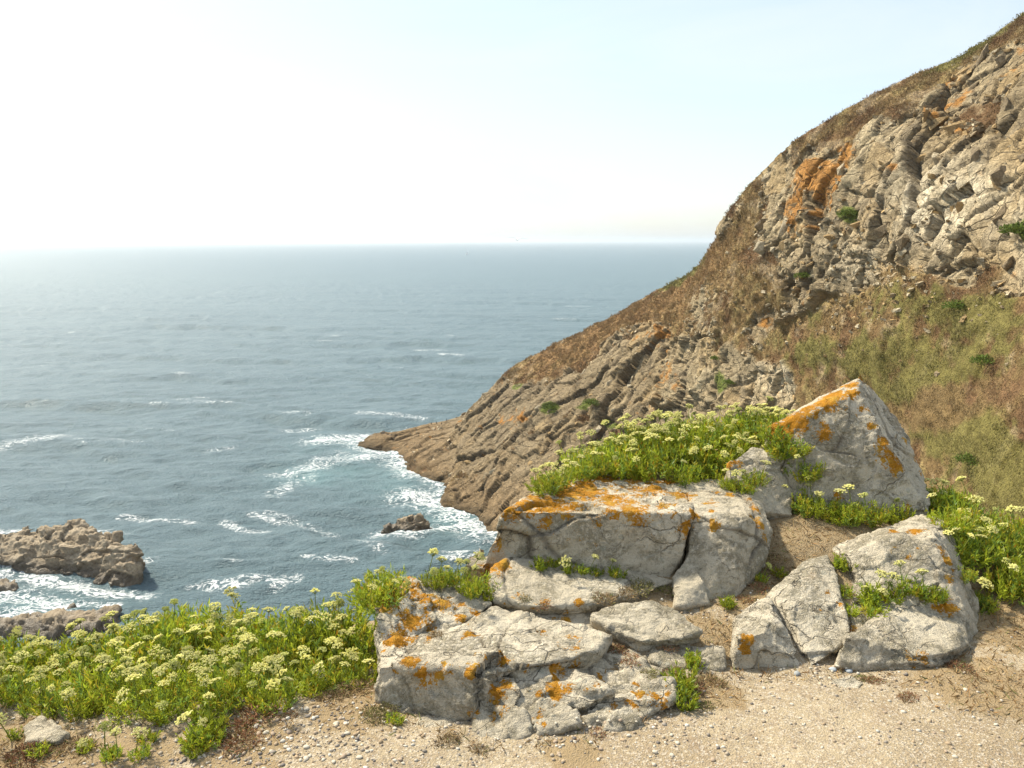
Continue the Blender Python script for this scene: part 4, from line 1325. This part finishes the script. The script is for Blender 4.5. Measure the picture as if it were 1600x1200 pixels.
# the cushion growing over the back of the lichen slab
y_mid = lambda x: np.interp(x, [.14, .5, 1.0, 1.62], [4.2, 4.28, 4.36, 4.6])
pts = []
tries = 0
while len(pts) < 62 and tries < 6000:
    tries += 1
    x = rng.uniform(.14, 1.62)
    y0 = np.interp(x, [.14, .3, .5, .8, 1.0, 1.15, 1.3, 1.62], [4.12, 4.15, 4.08, 4.05, 4.08, 4.12, 4.22, 4.50]); y1 = np.interp(x, [.14, .5, 1.0, 1.62], [4.3, 4.5, 4.62, 4.72])
    y = rng.uniform(y0, y1)
    if all((x - a) ** 2 + (y - b) ** 2 > .10 ** 2 for a, b in pts): pts.append((x, y))
for x, y in pts:
    p, n = drop(x, y)
    seed += 1
    sz = np.interp(x, [.14, .5, 1.0, 1.6], [.85, 1.0, 1.02, .95]) * rng.uniform(.85, 1.1)
    rowl = 'on the crest of the cushion' if y > y_mid(x) else 'on the near side of the cushion'
    nearl = 'over the end of the orange slab' if x < .45 else ('behind the orange slab' if x < .8 else ('behind the rounded block' if x < 1.15 else 'beside the pyramid boulder'))
    nh = int(rng.integers(2, 7))
    many = 'many-flowered' if nh > 4 else 'few-flowered'
    samphire(p - np.array([0, 0, .01]), sz, nh, many + ' samphire ' + rowl + ' ' + nearl, 'samphire cushion behind the slab', seed=seed)
spray([(862, 762), (880, 753), (903, 746), (850, 768), (925, 740)], 1, .75, (2, 4), 'flowering samphire spilling over the left shoulder of the orange slab', 'samphire over the slab shoulder', jit=.02)
spray([(1140, 752), (1165, 765), (1110, 745), (1180, 745)], 1, .55, (1, 3), 'low samphire tuft with yellow flowers between the slab and the small grey rock', 'tufts beside the small grey rock', jit=.02)
spray([(1215, 700), (1225, 725), (1205, 690)], 1, .75, (0, 1), 'samphire hanging in the gap left of the pyramid boulder', 'samphire in the gap by the pyramid', jit=.015)
spray([(1250, 795), (1275, 805), (1300, 808), (1330, 815), (1360, 815), (1390, 815), (1262, 775)], 1, .72, (1, 3), 'samphire with pale yellow flowers at the foot of the pyramid boulder', 'samphire at the foot of the pyramid')
spray([(682, 910), (700, 912), (720, 920), (740, 925), (690, 904)], 1, .55, (1, 3), 'samphire tuft on the orange lichened ledge above the sea', 'samphire on the lichened ledge')
spray([(755, 938), (735, 940)], 1, .5, (0, 1), 'low samphire at the edge of the ledge tuft', 'low samphire below the ledge tuft', small=True)
spray([(842, 888), (865, 890), (885, 894), (905, 897), (930, 898), (955, 902)], 1, .55, (0, 1), 'small samphire seedling in the joint under the lichen slab', 'seedlings in the joint under the slab', small=True, jit=.008)
spray([(1500, 880), (1520, 860), (1540, 900), (1570, 890), (1590, 870), (1560, 870), (1600, 900), (1530, 880), (1620, 880), (1585, 905), (1550, 860), (1605, 850), (1500, 835), (1520, 825), (1545, 835), (1580, 840), (1490, 810)], 1, .98, (1, 4), 'bushy samphire behind the large domed boulder', 'samphire behind the domed boulder', jit=.06)
spray([(1468, 800), (1478, 820), (1490, 840), (1500, 845), (1482, 800)], 1, .92, (0, 2), 'samphire growing up the back of the domed boulder by the pyramid', 'samphire between the pyramid and the domed boulder', jit=.03)
spray([(1530, 945), (1520, 930), (1510, 915)], 1, .55, (0, 1), 'samphire against the right flank of the domed boulder', 'samphire on the boulder flank', jit=.02)
spray([(1375, 960), (1390, 945), (1370, 950), (1362, 955)], 1, .85, (0, 2), 'bright green samphire tuft behind the pale wedge boulder', 'tufts behind the wedge boulder', small=True, jit=.015)
spray([(1425, 934), (1445, 934), (1462, 936)], 1, .8, (0, 1), 'row of short samphire between wedge boulder and domed boulder', 'short samphire on the wedge boulder', small=True, jit=.012)
spray([(1315, 888)], 2, .7, (0, 1), 'tiny green tuft at the top of the rock cleft', 'tufts in the rock cleft', small=True, jit=.01)
spray([(1325, 935), (1330, 958)], 1, .6, (0, 0), 'thin green tuft inside the rock cleft', 'thin tufts in the rock cleft', small=True, jit=.008)
spray([(1066, 1090), (1062, 1075), (1070, 1100)], 1, .85, (0, 0), 'dark green grassy tuft beside the tilted block', 'green tufts by the tilted block', small=True, jit=.012)
spray([(1088, 1042)], 2, .6, (0, 0), 'bright green tuft on the low cracked stone', 'tufts on the cracked stone', small=True, jit=.012)
spray([(1135, 945)], 2, .55, (0, 0), 'small green tuft at the foot of the rounded block', 'tufts below the rounded block', small=True, jit=.01)
spray([(1185, 905), (1215, 905)], 1, .5, (0, 1), 'small yellow flowered tuft in brown turf beside the rounded block', 'tufts in the brown turf', small=True, jit=.01)
spray([(310, 1165), (325, 1150), (300, 1175), (335, 1140), (320, 1130), (290, 1160)], 1, .75, (0, 1), 'low yellowish green samphire seedlings on the gravel', 'seedlings on the gravel', small=True, jit=.02)
spray([(200, 1180), (215, 1165), (230, 1150), (60, 1180), (190, 1160), (235, 1170), (150, 1165), (20, 1150)], 1, .48, (0, 1), 'low samphire seedling below the band near half buried stones', 'seedlings below the band', small=True, jit=.03)
spray([(615, 1140)], 1, .45, (0, 0), 'tiny green tuft in front of the shaded wall', 'tuft at the shaded wall', small=True)

# ------------------------------------------------------------------ dried cushions
def dry_mesh(seed, n=520, tone=(.26, .125, .06), flat_=.45):
    r = np.random.default_rng(seed)
    a = r.uniform(0, 6.283, n); q = np.sqrt(r.random(n))
    q *= 1 + .3 * np.sin(a * 3 + seed) * r.random(n)
    B = np.stack([np.cos(a) * q, np.sin(a) * q, (1 - q ** 2) * flat_ * r.random(n)], 1)
    D = unit(np.stack([np.cos(a) * q * .9, np.sin(a) * q * .9, np.full(n, .7)], 1) + r.normal(0, .6, (n, 3)))
    D[:, 2] = np.abs(D[:, 2])
    V, F = blades(B, D, r.uniform(.16, .42, n), r.uniform(.035, .075, n), r.uniform(-.3, .3, n), r)
    me = mesh_np('foliage', V, F, smooth=False)
    c = np.array(tone) * r.uniform(.55, 1.6, (n, 1))
    m = r.random(n) < .18; c[m] = np.array([.38, .30, .17]) * r.uniform(.7, 1.2, (m.sum(), 1))
    m = r.random(n) < .10; c[m] = np.array([.16, .19, .05])
    set_col(me, 'col', np.repeat(c, 4, 0)); me.materials.append(M_dry)
    return me


DRY_R = [dry_mesh(601 + k, tone=(.25, .125, .065)) for k in range(3)]
DRY_B = [dry_mesh(611 + k, tone=(.24, .165, .085)) for k in range(3)]
DRY_G = [dry_mesh(621 + k, tone=(.17, .155, .055)) for k in range(3)]
dstem = stem_mesh(.05, .25, (.14, .09, .05))
for k, (px, py, w, kind, lab) in enumerate((
        (400, 1120, .075, 'r', 'reddish brown dried cushion on the gravel below the samphire band'), (380, 1160, .06, 'r', 'rusty dead mat spreading over gravel beside the seedlings'),
        (370, 1140, .065, 'r', 'brown dead cushion between the seedlings and the coarse gravel'), (410, 1095, .05, 'r', 'dark reddish mat tucked under the samphire band'),
        (455, 1120, .035, 'r', 'little rust coloured mat in the coarse gravel'), (550, 1080, .07, 'b', 'dry brown turf cushion before the shaded wall'), (520, 1090, .05, 'b', 'straw brown turf mat at the end of the band'),
        (585, 1120, .05, 'g', 'dull green and brown turf at the corner of the shaded wall'), (1085, 1075, .05, 'r', 'dark brown cushion beside the green tuft by the tilted block'), (1102, 1105, .035, 'g', 'round mossy brown cushion on the edge of the path'),
        (1110, 1065, .045, 'b', 'dead brown mat below the low cracked stone'), (1368, 1065, .035, 'r', 'rust brown cushion touching the wedge boulder'), (1350, 1062, .03, 'g', 'green brown cushion beside the white worn stone'), (1420, 1090, .035, 'r', 'small reddish mat on the open path'),
        (1500, 1045, .05, 'r', 'reddish dry mat at the right corner of the wedge boulder'), (960, 1015, .04, 'r', 'red brown turf between pale slab and triangular stone'), (985, 1030, .04, 'r', 'reddish turf pocket around the triangular stone'), (1010, 1050, .035, 'g', 'mossy turf pocket under the triangular stone'),
        (940, 935, .05, 'b', 'dry turf pad at the corner of the smooth flat slab'), (850, 945, .035, 'r', 'brown tuft in a joint of the sloping slab'), (820, 935, .03, 'g', 'small green brown tuft on the sloping slab'), (770, 945, .03, 'r', 'brown tuft beside the ledge samphire'),
        (680, 995, .035, 'b', 'straw coloured tuft on the lichened ledge'), (1000, 915, .06, 'g', 'olive grass pad in the hollow under the rounded block'), (1030, 920, .05, 'g', 'mossy grass pad against the rounded block'), (975, 925, .045, 'b', 'dry grass pad above the smooth flat slab'),
        (1200, 890, .05, 'b', 'brown tangled turf beside the rounded block'), (1215, 870, .05, 'b', 'dry turf in the hollow between rounded block and angular block'), (1185, 915, .045, 'r', 'dark dead mat at the foot of the rounded block'), (1165, 935, .04, 'r', 'dark brown mat beside the angular block'),
        (1340, 805, .05, 'b', 'dead flower tangle at the foot of the pyramid boulder'), (1545, 885, .05, 'r', 'dark red dead cushion in the bush behind the domed boulder'), (1045, 1010, .035, 'r', 'reddish turf strip above the low cracked stone'), (935, 1145, .03, 'r', 'small red mat by the wedge shaped stone'),
        (745, 1170, .03, 'b', 'brown mat in front of the low rounded block'), (700, 1160, .04, 'b', 'dry mat on the nearly buried slab'), (1050, 1045, .03, 'r', 'brown mat in the gravel pocket of the low stone'), (120, 1170, .06, 'b', 'dry brown mat near the pale corner stone'), (40, 1185, .07, 'r', 'reddish dry mat below the pale corner stone'),
        (1240, 790, .03, 'b', 'dry stalks beside the small grey rock'), (610, 1100, .035, 'g', 'green brown tuft at the foot of the shaded wall'))):
    h, n, b = hit(px, py)
    if h is None: continue
    e = link('dried_plant', None, loc=h - np.array([0, 0, .004]))
    e.scale = (w * 1.25, w, w * rng.uniform(.6, .95)); e.rotation_euler = (0, 0, rng.uniform(0, 6.28))
    link('foliage', {'r': DRY_R, 'b': DRY_B, 'g': DRY_G}[kind][k % 3], parent=e)
    link('stem', dstem, parent=e)
    tag(e, lab, 'dry plant', 'dried cushions and turf mats')

# ------------------------------------------------------------------ dry grass litter and gravel: masses nobody could count
def in_view_pts(n, test):
    X = rng.uniform(-2.6, 3.0, n); Y = rng.uniform(1.7, 4.4, n)
    m = test(X, Y)
    return X[m], Y[m]


dfield = lambda X, Y: np.max([np.exp(-(((X - cx) ** 2 + (Y - cy) ** 2) / r ** 2)) for cx, cy, r in
                              (((1.25, 3.52, .26), (1.05, 3.28, .14), (2.2, 3.3, .45), (2.5, 3.0, .45), (1.8, 2.75, .3), (2.1, 2.55, .35), (.9, 3.08, .2), (.35, 3.0, .2),
                               (-.5, 2.7, .2), (-.9, 2.5, .15), (-1.7, 2.4, .3), (.75, 2.7, .12), (1.45, 3.7, .2)) + tuple((PZ(a, b, 0)[0], PZ(a, b, 0)[1], .06) for a, b in ((600, 1108), (650, 1130), (700, 1150), (760, 1172), (850, 1160), (920, 1160), (1000, 1125), (1150, 1056), (1200, 1058), (1250, 1060), (1310, 1052), (1380, 1062), (1440, 1070), (1500, 1035), (1530, 1000))))], 0)
X, Y = in_view_pts(120000, lambda X, Y: dfield(X, Y) > rng.random(len(X)) * 1.1 + .12)
X, Y = X[:19000], Y[:19000]
Z = ground_z(X, Y)
B = np.stack([X, Y, Z - .002], 1)
D = rng.normal(0, 1, (len(B), 3)); D[:, 2] = np.abs(D[:, 2]) * .45 + .06; D = unit(D)
V_, F_ = blades(B, D, rng.uniform(.012, .05, len(B)), rng.uniform(.0012, .003, len(B)), rng.uniform(-.3, .3, len(B)), rng)
c = np.where(rng.random((len(B), 1)) < .55, np.array([[.40, .28, .13]]), np.array([[.27, .16, .07]])) * rng.uniform(.6, 1.4, (len(B), 1))
gmask = rng.random(len(B)) < .10
c[gmask] = np.array([.20, .20, .07])
me = mesh_np('dry_grass', V_, F_, smooth=False)
set_col(me, 'col', np.repeat(c, 4, 0))
tag(link('dry_grass', me, M_dry), 'short straw coloured dead grass scattered over the cliff-top soil', 'grass', kind='stuff')

ICO_V = np.array([(0, 0, 1)] + [(math.cos(k * 1.2566) * .894, math.sin(k * 1.2566) * .894, .447) for k in range(5)] + [(math.cos(k * 1.2566 + .628) * .894, math.sin(k * 1.2566 + .628) * .894, -.447) for k in range(5)] + [(0, 0, -1)])
ICO_F = np.array([(0, 1 + k, 1 + (k + 1) % 5) for k in range(5)] + [(1 + k, 6 + k, 1 + (k + 1) % 5) for k in range(5)] + [(1 + (k + 1) % 5, 6 + k, 6 + (k + 1) % 5) for k in range(5)] + [(11, 6 + (k + 1) % 5, 6 + k) for k in range(5)])
gfield = lambda X, Y: np.clip(.10 + .9 * np.exp(-(((X + .9) / .55) ** 2 + ((Y - 2.45) / .2) ** 2)) + .6 * np.exp(-(((X - .35) / .35) ** 2 + ((Y - 2.5) / .12) ** 2)) + .3 * np.exp(-(((X - 1.3) / .3) ** 2 + ((Y - 2.8) / .1) ** 2))
                              + .25 * fbm(np.c_[X * 3, Y * 3, X * 0], 3, 91), 0, 1)
X, Y = in_view_pts(110000, lambda X, Y: (gfield(X, Y) > rng.random(len(X)) * 1.3) & (Y < 3.4))
X, Y = X[:20000], Y[:20000]
Z = ground_z(X, Y)
n = len(X)
sz = .0022 + .006 * rng.random(n) ** 3.2
sc3 = np.stack([sz * rng.uniform(.9, 1.6, n), sz * rng.uniform(.8, 1.2, n), sz * rng.uniform(.5, .9, n)], 1)
ang = rng.uniform(0, 6.28, n)
jv = ICO_V[None] * (1 + rng.uniform(-.22, .22, (n, 12, 1))) * sc3[:, None]
rx = jv[..., 0] * np.cos(ang)[:, None] - jv[..., 1] * np.sin(ang)[:, None]
ry = jv[..., 0] * np.sin(ang)[:, None] + jv[..., 1] * np.cos(ang)[:, None]
V_ = np.stack([rx + X[:, None], ry + Y[:, None], jv[..., 2] + (Z + sz * .2)[:, None]], -1).reshape(-1, 3)
F_ = (ICO_F[None] + (np.arange(n) * 12)[:, None, None]).reshape(-1, 3)
pal = np.array([(.38, .315, .23), (.45, .40, .32), (.30, .235, .165), (.23, .20, .165), (.54, .50, .42), (.33, .245, .155), (.15, .13, .115)])
c = pal[rng.integers(0, len(pal), n)] * rng.uniform(.8, 1.2, (n, 1))
me = mesh_np('gravel', V_, F_, smooth=True)
set_col(me, 'col', np.repeat(c, 12, 0))


def make_pebble_mat():
    t = NT('pebble')
    c = t.mix(1.0, t.attr('col').outputs['Color'], t.mix(t.noise(200, 3), (.8, .8, .8), (1.2, 1.2, 1.2)), 'MULTIPLY')
    return t.done(c, .85, None, .25)


M_peb = make_pebble_mat()
tag(link('gravel', me, M_peb), 'loose beige gravel strewn over the cliff-top path', 'gravel', kind='stuff')


# pebbles big enough to pick out
def pebble_mesh(seed, col, flat_=.7):
    bm = bmesh.new()
    bmesh.ops.create_icosphere(bm, subdivisions=2, radius=1)
    r = random.Random(seed)
    for v_ in bm.verts:
        n_ = float(fbm(np.array([[v_.co.x * 1.1 + seed, v_.co.y * 1.1, v_.co.z * 1.1]]), 2, seed)[0])
        v_.co *= 1 + .3 * n_
        v_.co.z *= flat_
        v_.co.x *= 1.25
    for f in bm.faces: f.smooth = True
    me = bpy.data.meshes.new('pebble'); bm.to_mesh(me); bm.free()
    set_col(me, 'col', np.tile(np.array(col), (len(me.vertices), 1))); me.materials.append(M_peb)
    return me


def put_pebble(px, py, s_, me, label, group):
    h, n, b = hit(px, py)
    if h is None: return
    o = link('pebble', me, loc=h + np.array([0, 0, s_ * .25]))
    o.scale = (s_, s_, s_); o.rotation_euler = (rng.normal(0, .12), rng.normal(0, .12), rng.uniform(0, 6.28))
    tag(o, label, 'pebble', group)


grey = pebble_mesh(3, (.30, .31, .30), .85); blue = pebble_mesh(4, (.33, .36, .38), .6); pale = [pebble_mesh(5 + k, (.47, .42, .33), .65) for k in range(4)]
warm = [pebble_mesh(12 + k, (.34, .26, .185), .6) for k in range(3)]
put_pebble(1245, 1054, .012, grey, 'round grey pebble at the foot of the angular block', 'pebbles picked out on the path')
put_pebble(1326, 1049, .014, blue, 'flat bluish pebble against the wedge boulder', 'pebbles picked out on the path')
put_pebble(1302, 1047, .012, blue, 'flat blue grey pebble in the gap between angular block and wedge boulder', 'pebbles picked out on the path')
for k in range(46):
    put_pebble(rng.uniform(400, 640), rng.uniform(1095, 1195), rng.uniform(.005, .0095), (pale + warm)[k % 7], 'pale pebble in the coarse gravel below the samphire band', 'pebbles below the samphire band')
for k in range(26):
    put_pebble(rng.uniform(860, 1120), rng.uniform(1120, 1190), rng.uniform(.004, .008), (pale + warm)[k % 7], 'pale pebble on the path before the lower blocks', 'pebbles before the lower blocks')
for k in range(24):
    put_pebble(rng.uniform(1150, 1590), rng.uniform(1075, 1195), rng.uniform(.004, .0075), (pale + warm)[k % 7], 'pale pebble on the open path beside the wedge boulder', 'pebbles on the open path')
for k in range(16):
    put_pebble(rng.uniform(1190, 1330), rng.uniform(1040, 1062), rng.uniform(.004, .007), pale[k % 4], 'pale pebble lying in the gap between the two front boulders', 'pebbles in the boulder gap')

# ------------------------------------------------------------------ birds and boats
M_bird = make_plain('dark_feathers', (.025, .025, .028), .6)
M_gull = make_plain('white_feathers', (.78, .78, .76), .6, amt=.05)
M_gullw = make_plain('grey_feathers', (.42, .43, .45), .6, amt=.1)


def lathe(name, prof, mat, parent=None, segs=8, axis_='Z', tf=None):
    bm = bmesh.new(); rings = []
    for z, r, dx in prof:
        rings.append([bm.verts.new((math.cos(k * 6.2832 / segs) * r + dx, math.sin(k * 6.2832 / segs) * r, z)) for k in range(segs)])
    for a, b in zip(rings[:-1], rings[1:]):
        for k in range(segs): bm.faces.new((a[k], a[(k + 1) % segs], b[(k + 1) % segs], b[k]))
    bm.faces.new(rings[0][::-1]); bm.faces.new(rings[-1])
    if tf is not None: bmesh.ops.transform(bm, matrix=tf, verts=bm.verts)
    for f in bm.faces: f.smooth = True
    me = bpy.data.meshes.new(name); bm.to_mesh(me); bm.free()
    me.materials.append(mat)
    return me


corm_body = lathe('body', [(0, .05, .04), (.12, .10, .02), (.3, .13, 0), (.45, .10, .02), (.58, .05, .06), (.7, .035, .1), (.78, .045, .14), (.83, .03, .2), (.84, .008, .3)], M_bird)
corm_tail = lathe('tail', [(0, .015, -.12), (.1, .04, -.05), (.22, .05, 0)], M_bird)
k = 0
for px, py in ((674, 660), (682, 659), (690, 660), (698, 655), (650, 668)):
    h, n = hhit(px, py + 3)
    if h is None: continue
    e = link('seabird', None, loc=h + np.array([0, 0, .02])); e.scale = (.75, .75, .7); e.rotation_euler = (0, 0, rng.uniform(0, 6.28))
    link('body', corm_body, parent=e); link('tail', corm_tail, parent=e)
    tag(e, 'dark seabird standing on the low rocks of the point', 'bird', 'seabirds resting on the point')

gp = P(808, 374, 58)
g = link('gull', None, loc=gp); g.rotation_euler = (R(4), R(-8), R(100))
link('body', lathe('body', [(-.30, .015, 0), (-.18, .06, 0), (0, .085, 0), (.14, .07, 0), (.22, .05, .02), (.29, .048, .03), (.34, .02, .03), (.39, .008, .02)], M_gull, tf=Matrix.Rotation(R(90), 4, 'Y')), parent=g)
for s_ in (-1, 1):
    bm = bmesh.new()
    sec = [(0, .10, -.10, .03), (.22, .13, -.09, .10), (.42, .12, -.06, .13), (.62, .02, -.10, .09), (.70, -.05, -.07, .07)]
    tops = [(bm.verts.new((f_, s_ * y_, z_ + .012)), bm.verts.new((b_, s_ * y_, z_ + .008))) for y_, f_, b_, z_ in sec]
    bots = [(bm.verts.new((f_, s_ * y_, z_ - .006)), bm.verts.new((b_, s_ * y_, z_ - .002))) for y_, f_, b_, z_ in sec]
    for A in (tops, bots):
        for a, b in zip(A[:-1], A[1:]): bm.faces.new((a[0], b[0], b[1], a[1]))
    for i in range(2):
        for a, b, c_, d_ in zip(tops[:-1], tops[1:], bots[:-1], bots[1:]): bm.faces.new((a[i], b[i], d_[i], c_[i]))
    bm.faces.new((tops[-1][0], tops[-1][1], bots[-1][1], bots[-1][0]))
    bmesh.ops.recalc_face_normals(bm, faces=bm.faces)
    me = bpy.data.meshes.new('wing'); bm.to_mesh(me); bm.free(); me.materials.append(M_gullw)
    link('wing', me, parent=g)
link('tail', lathe('tail', [(-.44, .05, 0), (-.36, .045, 0), (-.24, .03, 0)], M_gull, tf=Matrix.Rotation(R(90), 4, 'Y') @ Matrix.Scale(.25, 4, (1, 0, 0))), parent=g)
tag(g, 'gull gliding with spread wings over the sea near the horizon', 'gull')

M_hull = make_plain('white_hull', (.75, .76, .77), .4, 1, .03)
M_sail = make_plain('white_sail', (.82, .82, .80), .8, 1, .03)
bp = PX(729.5, 2600, SEA)
bt = link('sailing_boat', None, loc=bp); bt.rotation_euler = (0, R(6), R(35))
bm = bmesh.new()
rings = []
for x_, w_, z_ in ((-4.6, 1.0, .2), (-2, 1.5, -.2), (1.5, 1.4, -.2), (4, .6, 0), (5.2, .05, .7)):
    rings.append([bm.verts.new((x_, -w_, 1.1)), bm.verts.new((x_, -w_ * .6, z_)), bm.verts.new((x_, w_ * .6, z_)), bm.verts.new((x_, w_, 1.1))])
for a, b in zip(rings[:-1], rings[1:]):
    for k in range(4): bm.faces.new((a[k], b[k], b[(k + 1) % 4], a[(k + 1) % 4]))
bm.faces.new(rings[0]); bm.faces.new(rings[-1][::-1])
bmesh.ops.recalc_face_normals(bm, faces=bm.faces)
me = bpy.data.meshes.new('hull'); bm.to_mesh(me); bm.free(); me.materials.append(M_hull)
link('hull', me, parent=bt)
link('mast', lathe('mast', [(0.9, .09, .5), (13.4, .05, .5)], M_hull, segs=6), parent=bt)
for nm, pts_ in (('mainsail', ((.35, 0, 2.2), (-4.2, .7, 2.3), (-2.2, .5, 7), (.35, 0, 13))), ('jib', ((.7, .05, 11.6), (.6, .8, 2.0), (5.0, .05, 1.3)))):
    bm = bmesh.new()
    A = [bm.verts.new(p_) for p_ in pts_]; B_ = [bm.verts.new((p_[0], p_[1] + .05, p_[2])) for p_ in pts_]
    bm.faces.new(A); bm.faces.new(B_[::-1])
    for i in range(len(A)): bm.faces.new((A[i], A[(i + 1) % len(A)], B_[(i + 1) % len(A)], B_[i]))
    bmesh.ops.recalc_face_normals(bm, faces=bm.faces)
    me = bpy.data.meshes.new(nm); bm.to_mesh(me); bm.free(); me.materials.append(M_sail)
    link(nm, me, parent=bt)
tag(bt, 'tiny white sailing boat far out below the horizon', 'boat')

# ------------------------------------------------------------------ haze
half = 46000.0
x0, x1, y0, y1, z0, z1 = -half, half, -900.0, half, SEA - 9.0, 46.0
hv = [(x, y, z) for x in (x0, x1) for y in (y0, y1) for z in (z0, z1)]
hf = [(0, 1, 3, 2), (4, 6, 7, 5), (0, 4, 5, 1), (2, 3, 7, 6), (0, 2, 6, 4), (1, 5, 7, 3)]
me = bpy.data.meshes.new('haze'); me.from_pydata(hv, [], hf); me.update()
hm = bpy.data.materials.new('sea_haze'); hm.use_nodes = True
for n in list(hm.node_tree.nodes):
    if n.type != 'OUTPUT_MATERIAL': hm.node_tree.nodes.remove(n)
vol = hm.node_tree.nodes.new('ShaderNodeVolumePrincipled')
vol.inputs['Color'].default_value = (.92, .95, .97, 1)
vol.inputs['Density'].default_value = 0.00011
vol.inputs['Anisotropy'].default_value = 0.6
hm.node_tree.links.new(vol.outputs[0], [n for n in hm.node_tree.nodes if n.type == 'OUTPUT_MATERIAL'][0].inputs['Volume'])
haze = tag(link('haze', me, hm), 'pale sea haze softening the horizon', 'haze', kind='stuff')
